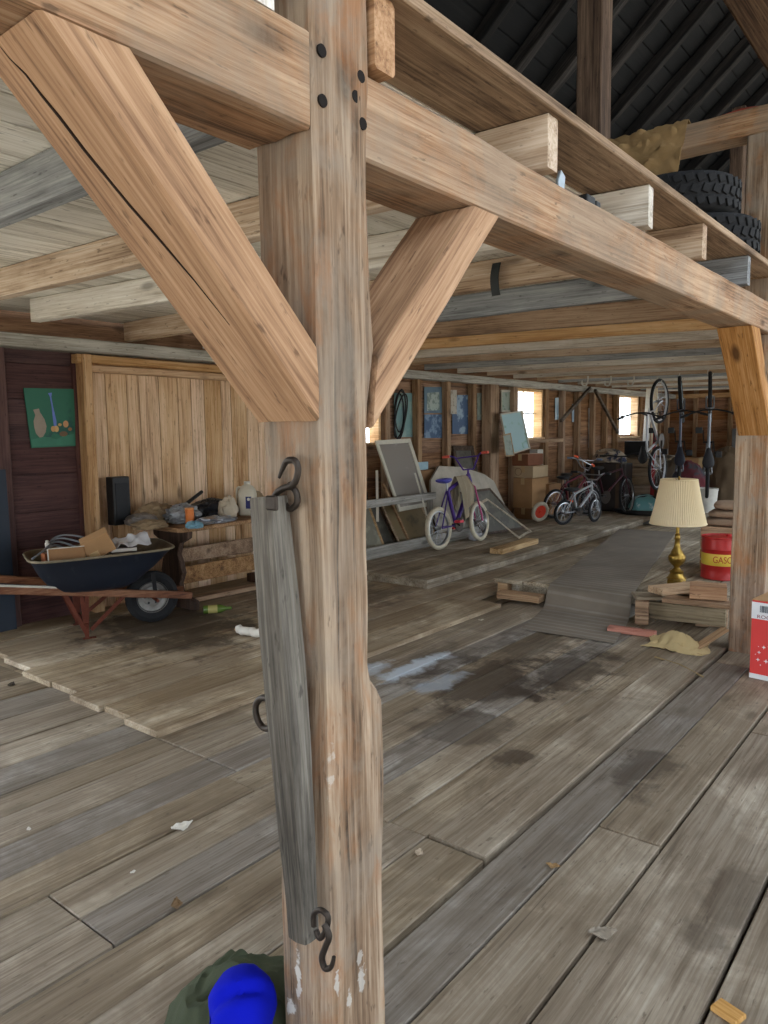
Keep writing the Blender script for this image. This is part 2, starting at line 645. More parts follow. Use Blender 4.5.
W_ATTIC = wood(rgb(46, 32, 23), rgb(84, 62, 45), rgb(114, 90, 68), var=.08, bump=.4, crack=.4, knots=.6)
W_BLOCK = wood(rgb(104, 78, 54), rgb(156, 122, 88), rgb(186, 154, 118), var=.2, bump=.4, crack=.4)
M_IRON = plain(rgb(70, 62, 56), .55, .75, .3, 30, .25, name='old_iron')
M_RUST = plain(rgb(104, 52, 36), .8, .3, .4, 22, .3, name='rust')
M_BLACK = plain(rgb(22, 22, 24), .5, 0, .2, 20, name='black_plastic')
M_RUBBER = plain(rgb(26, 26, 28), .85, 0, .3, 30, .2, name='rubber')
M_CHROME = plain(rgb(176, 178, 182), .28, .95, .1, 20, name='chrome')
M_GLASS = glass_mat()
M_OFFWHITE = plain(rgb(206, 202, 192), .7, 0, .2, 12, name='off_white')

# ------------------------------------------------------------------ floor
XP = -1.06           # the beam line: outer face of the posts and of the beam
rf = random.Random(5)


def boards(mb, xs, y0, y1, z, th, joints=(), gap=.006, gaps=None, ragged=0.):
    for a, b in zip(xs[:-1], xs[1:]):
        a, b = min(a, b), max(a, b)
        cuts = [y0 - rf.uniform(0, ragged)]
        L = y0
        js = sorted(j for (xa, j) in joints if a - .01 <= xa <= b + .01)
        cuts += js
        if not js:
            L = y0 + rf.uniform(2.5, 5)
            while L < y1 - 1:
                cuts.append(L)
                L += rf.uniform(3, 5)
        cuts.append(y1)
        for c, d in zip(cuts[:-1], cuts[1:]):
            dz = rf.uniform(-.003, .003)
            gl = (gaps or {}).get(a, gap) / 2
            gr = (gaps or {}).get(b, gap) / 2
            mb.box(((a + gl + b - gr) / 2, (c + d) / 2, z - th / 2 + dz), (b - a - gl - gr, d - c - .006, th), None, 0, rf.random() + .01)


fl = MB()
xs_right = [-1.27, -1.06, -.82, -.475, -.12, .2, .5, .82, 1.15, 1.5, 1.85, 2.2, 2.6, 3.0, 3.4, 3.8, 4.3, 4.8, 5.4]
gp = {-1.27: .026, -.82: .013, -.475: .016, -1.06: .006}
boards(fl, xs_right, -4, 18, 0, .045, gaps=gp)
xs_mid = [-3.14, -2.95, -2.73, -2.52, -2.32, -2.12, -1.92, -1.71, -1.53, -1.27]
jm = [(-3.0, 2.07), (-2.84, 2.07), (-2.62, 2.07), (-2.42, 2.0), (-2.22, 1.1), (-2.02, 1.1), (-1.8, 2.14), (-1.62, 2.14), (-1.4, 2.14)]
jm += [(x, y + 4.2) for x, y in jm]
boards(fl, xs_mid[:-2], -4, 18, 0, .045, jm, gap=.008, gaps={-3.14: .014, -2.32: .011, -1.92: .012})
boards(fl, xs_mid[-3:-1], -4, 18, 0, .045, [(-1.62, 2.14), (-1.62, 6.3)], gap=.007)
boards(fl, [-1.53, -1.27], -4, 2.137, 0, .045, [(-1.4, .1)], gaps={-1.27: .026})
boards(fl, [-1.53, -1.27], 2.143, 18, .012, .045, [(-1.4, 7.1)], gaps={-1.27: .026})
xs_left = [-5.9, -5.45, -5.0, -4.62, -4.3, -3.99, -3.66, -3.4, -3.14]
boards(fl, xs_left, -4, 2.15, 0, .045, gap=.009, gaps={-3.14: .014, -3.66: .016})
ov = MB()
xs_over = [-5.9, -5.42, -5.0, -4.62, -4.27, -3.98, -3.66, -3.4, -3.1]
for i, (a, b) in enumerate(zip(xs_over[:-1], xs_over[1:])):
    boards(ov, [a, b], [2.3, 2.22, 2.18, 2.12, 2.13, 2.08, 2.1, 2.06][i], [18, 18, 18, 18, 18, 18, 18, 5.45][i], .034, .036, gap=.008, gaps={-3.66: .02})
ov.box((-4.6, 10, -.04), (2.6, 16, .05), None, 0, .3)
fl.box((-.2, 7, -.075), (11.4, 22, .03), None, 0, .4)
fo = fl.build('floor', W_FLOOR, kind='structure', bevel=.003)
oo = ov.build('floor_overlay', W_OVER, kind='structure', bevel=.004)
# raised platform along the wall
pf = MB()
for i, (a, b) in enumerate([(-5.78, -5.4), (-5.4, -5.02), (-5.02, -4.66), (-4.66, -4.3), (-4.3, -3.94)]):
    for c, d in (((5.55 if i else 6.9), 8.4 + i * .3), (8.4 + i * .3, 11.2)):
        pf.box(((a + b) / 2, (c + d) / 2, .105), (b - a - .007, d - c - .005, .03), None, 0, rf.random() + .01)
pf.box((-3.97, 8.37, .062), (.05, 5.62, .055), None, 0, .61)
pf.box((-4.85, 5.6, .062), (1.75, .05, .055), None, 0, .77)
pf.box((-4.9, 11.15, .062), (1.8, .05, .055), None, 0, .7)
pf.build('floor_platform', W_DECK, kind='structure', bevel=.004)
# low deck under the runner
dk = MB()
xd = [-3.4, -3.1, -2.8, -2.52, -2.24, -1.98, -1.7, -1.42]
for i, (a, b) in enumerate(zip(xd[:-1], xd[1:])):
    y0 = [5.8, 5.82, 5.8, 5.84, 6.1, 6.3, 6.25][i]
    dk.box(((a + b) / 2, (y0 + 12.5) / 2, .15), (b - a - .008, 12.5 - y0, .035), None, 0, rf.random() + .01)
dk.box((-3.12, 5.92, .07), (.5, .06, .12), None, 0, .35)
dk.box((-2.5, 6.2, .07), (.9, .06, .12), None, 0, .75)
dk.box((-3.36, 9.2, .07), (.06, 6.4, .12), None, 0, .45)
dk.box((-1.5, 9.4, .07), (.06, 6.0, .12), None, 0, .85)
dk.build('floor_deck', W_DECK, kind='structure', bevel=.004)

# ------------------------------------------------------------------ walls
XW = -5.8


def hboards(mb, ax, pos, a, b, z0, z1, w=.24, th=.025, holes=()):
    bk = [(a, b, z0, z1)]
    for (h0, h1, hz0, hz1) in holes:
        nb = []
        for (p, q, r, t_) in bk:
            if h0 >= q or h1 <= p or hz0 >= t_ or hz1 <= r:
                nb.append((p, q, r, t_))
                continue
            nb += [c for c in ((p, h0, r, t_), (h1, q, r, t_), (h0, h1, r, hz0), (h0, h1, hz1, t_)) if c[1] - c[0] > .01 and c[3] - c[2] > .01]
        bk = nb
    so = -.03 if pos < 3 and ax == 'x' else .03
    if ax == 'y' and pos < 0:
        so = -.03
    for (p, q, r, t_) in bk:
        c = (pos + so, (p + q) / 2, (r + t_) / 2) if ax == 'x' else ((p + q) / 2, pos + so, (r + t_) / 2)
        mb.box(c, (.02, q - p, t_ - r) if ax == 'x' else (q - p, .02, t_ - r), None, 0, .33)
    z = z0
    while z < z1 - .01:
        zz = min(z + w + rf.uniform(-.04, .04), z1)
        spans = [(a, b)]
        for (h0, h1, hz0, hz1) in holes:
            if z < hz1 - .02 and zz > hz0 + .02:
                spans = [q for (s, e) in spans for q in ((s, min(e, h0)), (max(s, h1), e)) if q[1] - q[0] > .01]
        for s, e in spans:
            c = (pos, (s + e) / 2, (z + zz) / 2) if ax == 'x' else ((s + e) / 2, pos, (z + zz) / 2)
            d = (th, e - s, zz - z - .006) if ax == 'x' else (e - s, th, zz - z - .006)
            mb.box(c, d, None, 0, rf.random() + .01)
        z = zz


WIN = [(6.74, 7.12, 1.36, 2.12), (10.52, 11.4, 1.36, 2.14), (14.72, 15.8, 1.32, 2.16)]
wl = MB()
hboards(wl, 'x', XW - .02, 6.6, 18.3, 0, 1.36)
hboards(wl, 'x', XW - .02, 6.6, 18.3, 1.36, 2.12, holes=WIN)
hboards(wl, 'x', XW - .02, 6.6, 18.3, 2.12, 2.9)
wl.box((XW - .06, 4.3, 1.5), (.03, 4.7, 3.0), None, 0, .2)
left = wl.build('wall_left', W_WALLY, kind='structure')
# dark brown boarded stretch and its posts
wb = MB()
hboards(wb, 'x', XW + .02, 1.95, 3.2, 0, 2.2, .3)
wb.build('brown_boarding', W_MAROON, left, kind='structure')
yx = lambda px, x: at(px, 450, 'x', x).y
for (y0, y1, xx) in ((yx(-16, -5.72), yx(11, -5.72), -5.77), (yx(76.5, -5.75), yx(82, -5.75), -5.80)):
    timber('brown_post', (xx, (y0 + y1) / 2, 0), (xx, (y0 + y1) / 2, 2.22), .1, y1 - y0, W_MAROONX, up=(0, 1, 0), parent=left, kind='structure')
# light vertical board stretch
wt = MB()
y = 3.3
while y < 6.62:
    w_ = rf.choice((.12, .15, .17, .2, .13))
    wt.box((XW + .01, y + w_ / 2, 1.03), (.024, w_ - .007, 2.06), None, 0, rf.random() + .01)
    y += w_
wt.build('tan_boarding', W_TANV, left, kind='structure')
tf = MB()
W_TANF = wood(rgb(140, 100, 62), rgb(186, 146, 102), rgb(206, 172, 132), var=.06, bump=.3, crack=.3)
timber('tan_jamb', (-5.7, (yx(87.5, -5.64) + yx(97, -5.64)) / 2, 0.02), (-5.7, (yx(87.5, -5.64) + yx(97, -5.64)) / 2, 2.14), .12, yx(97, -5.64) - yx(87.5, -5.64), W_TANF, up=(0, 1, 0), parent=left, kind='structure')
timber('tan_lintel', (-5.71, 3.2, 2.105), (-5.71, 6.6, 2.09), .1, .07, W_TANF, parent=left, kind='structure')
timber('lower_lintel', (-5.73, 3.3, 2.035), (-5.73, 6.6, 2.02), .06, .06, W_TANF, parent=left, kind='structure')
# plates
timber('top_plate', (-5.68, -2.5, 2.20), (-5.66, 6.5, 2.20), .16, .10, W_PLATE, parent=left, kind='structure', amp=.006)
timber('top_plate', (-5.7, 6.5, 2.20), (-5.7, 18.0, 2.20), .16, .10, W_PLATE, parent=left, kind='structure', amp=.005)
# studs, by the pixels where each shows in the photograph
st = [7.22, 7.88, 8.56, 9.22]
st += [10.42, 11.5, 12.15, 12.78, 13.45, 14.05, 14.6, 15.9, 16.5, 17.1, 17.7]
for yy in st:
    timber('stud', (-5.745, yy, .03), (-5.745, yy, 2.15), .1, .09 if yy not in (11.5, 10.42) else .12, W_STUD, up=(0, 1, 0), parent=left, kind='structure', amp=.002)
timber('thick_stud', (-5.69, 9.64, .03), (-5.69, 9.64, 2.15), .16, .24, W_STUD, up=(0, 1, 0), parent=left, kind='structure', amp=.004)
timber('sill_rail', (-5.74, 10.5, 1.3), (-5.74, 12.1, 1.3), .1, .06, W_STUD, parent=left, kind='structure')
timber('sill_rail', (-5.74, 14.6, 1.25), (-5.74, 15.9, 1.25), .1, .06, W_STUD, parent=left, kind='structure')
W_FRAME = wood(rgb(170, 130, 90), rgb(208, 172, 130), rgb(226, 198, 160), var=.04, bump=.15, crack=.1)
for i, (a, b, c, d) in enumerate(WIN):
    f = MB()
    f.box((XW - .01, a + .02, (c + d) / 2), (.16, .04, d - c))
    f.box((XW - .01, b - .02, (c + d) / 2), (.16, .04, d - c))
    f.box((XW - .01, (a + b) / 2, d - .02), (.16, b - a - .08, .04))
    wo = f.build('window_%d' % (i + 1), W_FRAME, kind='structure', bevel=.003)
    g = MB()
    g.box((XW - .06, (a + b) / 2, (c + d) / 2), (.004, b - a - .08, d - c - .06))
    g.build('glass_pane', M_GLASS, wo, kind='structure')
    q = MB()
    q.box((XW + .005, (a + b) / 2, c - .015), (.2, b - a + .04, .03))
    q.build('window_sill', W_FRAME, wo, kind='structure', bevel=.003)
    q = MB()
    q.box((XW - .06, (a + b) / 2, (c + d) / 2), (.02, b - a - .08, .022))
    q.box((XW - .06, (a + b) / 2, (c + d) / 2), (.018, .02, d - c - .04))
    q.build('glazing_bar', M_OFFWHITE, wo, kind='structure')
# far wall
fw = MB()
hboards(fw, 'y', 18.05, -5.8, 6.2, 0, 3.0, holes=[(-.9, 4.1, 0, 2.8)])  # unseen opening added in this wall to light the far end
far = fw.build('wall_back', W_WALLX, kind='structure')
for x in (-5.2, -4.45, -3.7, -2.95, -2.2, -1.4, 4.2, 5):
    timber('stud', (x, 17.99, .03), (x, 17.99, 2.9), .09, .09, W_STUD, up=(1, 0, 0), parent=far, kind='structure', amp=.002)
timber('top_plate', (-5.7, 17.95, 2.2), (-1.1, 17.95, 2.2), .14, .1, W_JORANGE, parent=far, kind='structure', amp=.003)
# the rest of the barn around and behind the camera: walls with open doorways and an opening added for daylight
wr = MB()
DOOR_AND_GAP_R = [(.6, 4.6, 0, 2.9), (7.5, 15.5, 0, 3.0)]  # second opening is added out of view to brighten the back
hboards(wr, 'x', 5.85, -4.2, 18.3, 0, 3.2, holes=DOOR_AND_GAP_R)
wr.build('wall_right', W_WALLY, kind='structure')
wf = MB()
hboards(wf, 'y', -4.2, -5.9, 6.0, 0, 3.2, holes=[(-1.6, 3.6, 0, 3.0)])
wf.build('wall_front', W_WALLX, kind='structure')
wn_ = MB()
hboards(wn_, 'x', XW - .02, -4.2, 1.95, 0, 3.0, holes=[(-3.4, 1.7, 0, 2.25)])
wn_.build('wall_left_near', W_WALLY, kind='structure')
# ground outside the doorways
gr = MB()
gr.box((0, 5, -.35), (90, 90, .3))
gr.build('ground', plain(rgb(176, 172, 160), .95, 0, .2, .8, .3, name='yard'), kind='structure')

# ------------------------------------------------------------------ loft floor and roof
cl = MB()
x = -5.7
edges = [-5.7]
while edges[-1] < -1.32:
    edges.append(min(edges[-1] + rf.choice((.16, .19, .22, .26)), -1.3))
edges += [-1.025]
le = MB()
for a, b in zip(edges[:-1], edges[1:]):
    if b - a < .02:
        continue
    cuts = [-4.1, rf.uniform(-1, 1.5), rf.uniform(4, 7), rf.uniform(9, 12), 18] if b < -1.1 else [-4.1, 1.2, 5.2, 10, 18]
    for c, d in zip(cuts[:-1], cuts[1:]):
        (le if b > -1.1 else cl).box(((a + b) / 2, (c + d) / 2, 2.437), (b - a - .006, d - c - .004, .032), None, 0, rf.random() + .01)
cl.build('ceiling', W_CEIL, kind='structure', bevel=.002)
le.build('ceiling_edge', wood(rgb(92, 72, 54), rgb(142, 116, 90), rgb(172, 146, 118), axis='Y', var=.06, bump=.4, knots=.6, crack=.4), kind='structure', bevel=.004)
RP = .86


def roof_pt(s, y, dz=0.):
    return V((-5.95 + s, y, 2.62 + RP * s + dz))


rr = MB()
n = 36
for i in range(n):
    s0, s1 = 6.2 * i / n, 6.2 * (i + 1) / n
    s1 -= .012
    for (c, d) in ((-4.4, 3 + (i * 37 % 23) * .1), (3 + (i * 37 % 23) * .1, 11 + (i * 53 % 31) * .1), (11 + (i * 53 % 31) * .1, 18.4)):
        p = [roof_pt(s0, c), roof_pt(s0, c, .03), roof_pt(s1, c), roof_pt(s1, c, .03), roof_pt(s0, d - .01), roof_pt(s0, d - .01, .03), roof_pt(s1, d - .01), roof_pt(s1, d - .01, .03)]
        rr.hexa(p, 0, rf.random() + .01)
rr.hexa([roof_pt(-.2, -4.4, .045), roof_pt(-.2, -4.4, .07), roof_pt(6.25, -4.4, .045), roof_pt(6.25, -4.4, .07),
         roof_pt(-.2, 18.4, .045), roof_pt(-.2, 18.4, .07), roof_pt(6.25, 18.4, .045), roof_pt(6.25, 18.4, .07)], 0, .5)
ridge = roof_pt(6.2, 0)
rq = lambda s, y, dz=0.: V((ridge.x + s, y, ridge.z - RP * s + dz))
for s0, s1, c, d in ((0, 2.0, -4.4, 18.4), (4.4, 6.2, -4.4, 18.4), (2.0, 4.4, -4.4, -3), (2.0, 4.4, 1, 3), (2.0, 4.4, 7, 9.), (2.0, 4.4, 13, 18.4)):  # gaps added in this unseen slope so the sky lights the floor
    rr.hexa([rq(s0, c), rq(s0, c, .04), rq(s1, c), rq(s1, c, .04), rq(s0, d), rq(s0, d, .04), rq(s1, d), rq(s1, d, .04)], 0, .3)
# gables
for yy in (-4.3, 18.2):
    rr.prism([(-5.95, 2.62), (ridge.x, ridge.z), (6.3, 2.7)], yy - .02, yy + .02, Matrix(((1, 0, 0, 0), (0, 0, 1, 0), (0, 1, 0, 0), (0, 0, 0, 1))), 0, .7)
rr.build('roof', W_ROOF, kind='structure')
k = 0
yy = 5.6
while yy < 17.8:
    w_ = .1 + .03 * math.sin(yy * 3)
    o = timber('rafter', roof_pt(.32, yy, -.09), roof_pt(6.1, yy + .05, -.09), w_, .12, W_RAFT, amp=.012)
    tag(o, 'dark weathered pole rafter under the black roof boards', 'rafter', 'rafters under the black roof')
    yy += .62

# ------------------------------------------------------------------ the main frame
def prof(xs_py, ax, val):
    return sorted([(at(px, py, ax, val)) for px, py in xs_py], key=lambda p: p.z)


def interp(tab, z, i):
    if z <= tab[0].z:
        return tab[0][i]
    for a, b in zip(tab[:-1], tab[1:]):
        if z <= b.z:
            return a[i] + (b[i] - a[i]) * (z - a.z) / (b.z - a.z)
    return tab[-1][i]


YF = 1.12
tl_ = prof([(253, 140), (255, 250), (262, 430), (266, 560), (272, 700), (275, 800), (279, 1000)], 'y', YF)
tc_ = prof([(311, 20), (314, 120), (318, 250), (320, 400), (325, 560), (330, 700), (332, 850), (334, 950)], 'x', XP)
tr_ = prof([(368, 60), (369, 250), (373, 320), (375, 350), (371, 385), (368, 430), (370, 560), (372, 672), (374, 682), (383, 700), (384, 850), (387, 1000)], 'x', XP)
rings = []
for z in [0, .12, .3, .5, .7, .88, .93, .97, 1.0, 1.15, 1.3, 1.42, 1.5, 1.56, 1.62, 1.68, 1.74, 1.8, 2.0, 2.2, 2.5, 2.9, 3.4, 4.2]:
    xl = interp(tl_, z, 0)
    yc = interp(tc_, z, 1)
    yr = interp(tr_, z, 1)
    rings.append([(xl, yc, z), (XP, yc, z), (XP, yr, z), (xl, yr, z)])
post = loft('timber_post', rings, W_POST, cham=.009, amp=.0075, step=.03, k=14, gf=48)
tag(post, 'thick weathered grey-brown timber post nearest the viewer, with a bar hung on it', 'post', None)
mp = WM[post.name]
for px, py in ((321, 51), (322, 101), (360, 77), (355, 97), (362, 124)):  # dark discs stand in for the shade inside open peg holes
    p = at(px, py, 'x', XP)
    g = MB()
    g.lathe([(.0125, -.03), (.0125, .0035), (.007, .0036)], 14, p, Matrix.Rotation(PI / 2, 3, 'Y'))
    g.build('peg_hole_disc', plain(rgb(24, 16, 12), .95, 0, .3, 40, name='peg_hole_shade'), post, True)
ZB, ZT = 2.075, 2.25
rg = lambda y, b=ZB, t=ZT, x0=-1.25, x1=XP - .006: [(x0, y, b), (x1, y, b), (x1, y, t), (x0, y, t)]
b1 = loft('beam', [rg(-3.0, 2.09, 2.27), rg(-.2, 2.09, 2.27), rg(1.115, 2.09, 2.27)], W_BEAM, cham=.006, amp=.006)
tag(b1, 'weathered beam running from the near post overhead past the viewer', 'beam')
b2 = loft('beam', [rg(1.285), rg(3.2, ZB + .002, ZT), rg(5.24, ZB - .004, ZT + .0)], W_BEAM, cham=.006, amp=.005)
tag(b2, 'long hewn beam spanning from the near post to the far post under the shelf-like joist ends', 'beam')
b3 = loft('beam', [rg(5.46), rg(12)], W_BEAM, cham=.006, amp=.005)
tag(b3, 'beam continuing behind the far post deeper into the barn', 'beam')
# right post
rp = []
for z in (0, .5, 1., 1.5, 2, 2.5, 3.3):
    xr = XP + .008 * math.sin(z * 3)
    rp.append([(-1.262, 5.25, z), (xr, 5.25, z), (xr, 5.45, z), (-1.262, 5.45, z)])
p2 = loft('timber_post', rp, W_POST, cham=.008, amp=.004, k=4)
tag(p2, 'squared timber post behind the red carton, rising past the tires', 'post')
# braces
A = lambda px, py, x=XP: at(px, py, 'x', x)
bx0, bx1 = -1.245, XP + .002
lo_b, lo_t = A(320, 421), A(317, 345)
lo_b.y -= .004
lo_t.y -= .004
hi_b, hi_t = A(26, -8), A(128, 44)
dd = (hi_b - lo_b).normalized()
dt = (hi_t - lo_t).normalized()
# cut both upper ends on the underside of the beam
cutz = 2.088
hi_b = lo_b + dd * ((cutz - lo_b.z) / dd.z)
hi_t = lo_t + dt * ((cutz - lo_t.z) / dt.z)
mk = lambda p, x: (x, p.y, p.z)
br1 = loft('brace', [[mk(lo_b, bx0), mk(lo_b, bx1), mk(lo_t, bx1), mk(lo_t, bx0)], [mk(hi_b, bx0), mk(hi_b, bx1), mk(hi_t, bx1), mk(hi_t, bx0)]], W_BRACE, cham=.006, amp=.0035, step=.03, k=5)
tag(br1, 'big orange-brown brace with a long crack, rising from the near post toward the viewer', 'brace')
pn = (hi_b - lo_b).cross(V((1, 0, 0))).normalized()
g = MB()
ck_ = []
for px, py in ((-6, 38), (10, 58), (26, 74), (42, 95), (60, 117), (85, 150), (108, 178), (130, 205), (150, 228), (172, 254), (195, 281), (230, 325)):
    d_ = at(px, py, 'y', 1.) - CAMP
    p_ = CAMP + d_ * ((V(mk(lo_b, bx0)) - CAMP).dot(pn) / d_.dot(pn))
    ck_.append(p_)
if pn.dot(CAMP - V(mk(lo_b, bx0))) < 0:
    pn = -pn
g.tube(ck_, [.0012 + .0022 * math.sin(PI * i / 11) for i in range(12)], 6)
g.build('crack', plain(rgb(42, 26, 16), .95, 0, .2, 40, name='crack_shadowed_wood'), br1, True)
lo_b, lo_t = A(373, 428), A(377, 356)
hi_b, hi_t = A(504, 209), A(477, 199)
cutz = 2.072
dd, dt = (hi_b - lo_b).normalized(), (hi_t - lo_t).normalized()
hi_b = lo_b + dd * ((cutz - lo_b.z) / dd.z)
hi_t = lo_t + dt * ((cutz - lo_t.z) / dt.z)
yr = 1.275
br2 = loft('brace', [[mk(lo_b, bx0), mk(lo_b, bx1), mk(lo_t, bx1), mk(lo_t, bx0)], [mk(hi_b, bx0), mk(hi_b, bx1), mk(hi_t, bx1), mk(hi_t, bx0)]], W_BRACE, cham=.006, amp=.005, step=.03, k=5)
tag(br2, 'shorter rough brace beyond the near post, reaching up to the long beam', 'brace')
# brace at the far post
br3 = loft('brace', [[(-1.245, 5.244, 1.44), (bx1, 5.244, 1.44), (bx1, 5.244, 1.62), (-1.245, 5.244, 1.62)],
                     [(-1.245, 4.66, 2.066), (bx1, 4.66, 2.066), (bx1, 4.86, 2.066), (-1.245, 4.86, 2.066)]], W_BRACE, cham=.006, amp=.004, step=.04, k=4)
tag(br3, 'short brown brace under the beam at the post behind the red carton', 'brace')

# ------------------------------------------------------------------ loft joists
JO = [(-2.5, -2.5, W_JOIST, 'joist behind the viewer, fourth back from the near post'), (-1.75, -1.75, W_JGREY, 'joist behind the viewer, third back from the near post'),
      (-1.0, -1.0, W_JWHITE, 'joist behind the viewer, second back from the near post'), (-.2, -.2, W_JOIST, 'joist overhead just behind the viewer'),
      (.52, .5, W_JWHITE, 'pale joist overhead, last before the near post'), (1.3, 1.3, W_JGREY, 'blue-grey joist beside the near post, crossing above the big brace'),
      (2.1, 1.95, W_JOIST, 'joist with saw marks, first whole one beyond the near post'), (2.94, 2.56, W_JWHITE, 'whitish joist whose end stops short above the brown boarded wall'),
      (3.65, 3.6, W_JOIST, 'pale joist with a dark strap nailed on it'), (4.48, 4.4, W_JGREY, 'dull grey joist, next beyond the one with the strap'),
      (5.62, 4.8, W_JBROWN, 'brown joist just before the orange joist'), (6.42, 5.6, W_JORANGE, 'orange new-looking joist under the loft floor'), (7.18, 6.35, W_JWHITE, 'whitish joist just beyond the orange joist')]
ordw = ['second', 'third', 'fourth', 'fifth', 'sixth', 'seventh', 'eighth', 'ninth', 'tenth', 'eleventh', 'twelfth', 'thirteenth', 'fourteenth']
for i in range(13):
    JO.append((7.95 + .77 * i, 7.1 + .77 * i, [W_JOIST, W_JGREY, W_JWHITE, W_JOIST, W_JWHITE][i % 5], 'loft joist deep in the barn, %s one beyond the orange joist' % ordw[i]))
for y1, y0, m, lab in JO:
    if max(y0, y1) > 17.8:
        continue
    x0 = -5.1 if y0 == 2.56 else -5.62
    x1 = -1.3 if (y1 == 1.3 or 5 < y1 < 6) else -1.05
    o = timber('joist', (x0, y0 + .035, 2.342), (x1, y1 + .035, 2.342), .07, .152, m, amp=.003, cham=.004)
    tag(o, lab, 'joist', 'joists carrying the loft floor')
o = timber('block', (-1.29, 1.335, 2.34), (-1.05, 1.335, 2.34), .07, .152, W_BRACE, amp=.002)
tag(o, 'brown block standing on the long beam against the far side of the near post', 'block')
# upright block between beam and loft floor, against the near post
o = timber('block', (-1.15, .98, 2.275), (-1.15, .98, 2.42), .16, .12, W_JWHITE, up=(0, 1, 0), amp=.002)
tag(o, 'whitish block standing on the overhead beam against the near post', 'block')

# ------------------------------------------------------------------ timbers above the loft
ZL = 2.455
YT = 5.25
tb = timber('tie_beam', (-2.15, YT + .09, 3.385), (3.4, YT + .09, 3.385), .18, .16, W_BEAM, amp=.006)
tag(tb, 'heavy brown tie beam above the loft with a burlap sack over its end', 'beam')
o = timber('roof_post', (-2.36, 5.45, ZL), (-2.36, 5.45, 5.6), .19, .19, W_ATTIC, up=(0, 1, 0), amp=.004)
tag(o, 'dark upright roof post rising from the loft beside the burlap sack', 'post')
o = timber('roof_post', (-2.62, 10.5, ZL), (-2.62, 10.5, 5.45), .16, .16, W_ATTIC, up=(0, 1, 0), amp=.004)
tag(o, 'slimmer roof post far back in the dark loft, half hidden by the brace', 'post')
o = loft('brace', [[(-1.06, 5.23, 3.47), (-.83, 5.23, 3.47), (-.83, 5.43, 3.47), (-1.06, 5.43, 3.47)], [(-2.52, 5.23, 6.15), (-2.29, 5.23, 6.15), (-2.29, 5.43, 6.15), (-2.52, 5.43, 6.15)]], W_ATTIC, amp=.005)
tag(o, 'steep roof brace standing on the tie beam above the tires', 'brace')
# ================================================================== things
GASK = plain(rgb(172, 34, 30), .38, 0, .2, 6, name='red_enamel')
CARD = plain(rgb(176, 136, 94), .85, 0, .2, 5, name='cardboard')
CARD2 = plain(rgb(150, 112, 76), .85, 0, .25, 5, name='cardboard_dark')
PAPER = plain(rgb(214, 208, 196), .8, 0, .1, 12, name='paper')
BURLAP = cloth(rgb(158, 128, 88), 220, bump=.9, mottle=.5, name='burlap')
BLUEC = cloth(rgb(10, 22, 176), 500, bump=.15, mottle=.2, name='blue_cloth')
GREENC = cloth(rgb(74, 80, 62), 420, bump=.3, mottle=.4, name='olive_cloth')

# ---------------------------------------------------------------- the bar hung on the near post
a, b = V((-1.172, 1.075, 1.365)), V((-1.098, 1.072, .405))
t = thing('evener_bar', 'long grey wooden evener bar with iron hooks, hung on the near post', 'bar', a)
ax = (b - a).normalized()
g = MB()
L = (b - a).length
pts, rad = [], []
for i in range(25):
    f = i / 24
    p = a.lerp(b, f) + V((.006 * math.sin(f * 3.1), 0, 0))
    pts.append(p)
    rad.append(.036 + .008 * math.sin(PI * min(1, f * 1.1)) - .006 * f)
X = ax
Zv = V((0, -1, 0))
Zv = (Zv - X * Zv.dot(X)).normalized()
Yv = Zv.cross(X)
vs, fs = [], []
for i, p in enumerate(pts):
    for j in range(16):
        an = 2 * PI * j / 16
        c, s_ = math.cos(an), math.sin(an)
        sq = 1 / max(abs(c), abs(s_)) ** .55
        d = 1 + .05 * noise.noise(V((i * .35, c * 2, s_ * 2)))
        vs.append(p + (Yv * c * rad[i] * 1.0 + Zv * s_ * rad[i] * .82) * sq * d)
n = 16
for i in range(len(pts) - 1):
    for j in range(n):
        fs.append((i * n + j, i * n + (j + 1) % n, (i + 1) * n + (j + 1) % n, (i + 1) * n + j))
fs += [tuple(range(n - 1, -1, -1)), tuple(range(24 * n, 25 * n))]
g.add(vs, fs, 0, True)
Mb = Matrix((X, Yv, Zv)).transposed().to_4x4()
Mb.translation = a
W_BAR = wood(rgb(58, 54, 48), rgb(96, 90, 82), rgb(132, 126, 116), var=.02, bump=.5, knots=.3, crack=.5)
o = g.build('bar', W_BAR, None, False, M=Mb)
o.parent = t
o.matrix_basis = WM[t.name].inverted() @ Mb
Y0 = 1.055


def hook_pts(px, yy):
    return [at(x, y, 'y', yy) for x, y in px]


def smooth_pts(p, k=6):
    out = []
    n = len(p)
    for i in range(n - 1):
        p0, p1, p2, p3 = p[max(i - 1, 0)], p[i], p[i + 1], p[min(i + 2, n - 1)]
        for j in range(k):
            t_ = j / k
            out.append(.5 * ((2 * p1) + (p2 - p0) * t_ + (2 * p0 - 5 * p1 + 4 * p2 - p3) * t_ ** 2 + (3 * p1 - p0 - 3 * p2 + p3) * t_ ** 3))
    out.append(p[-1])
    return out


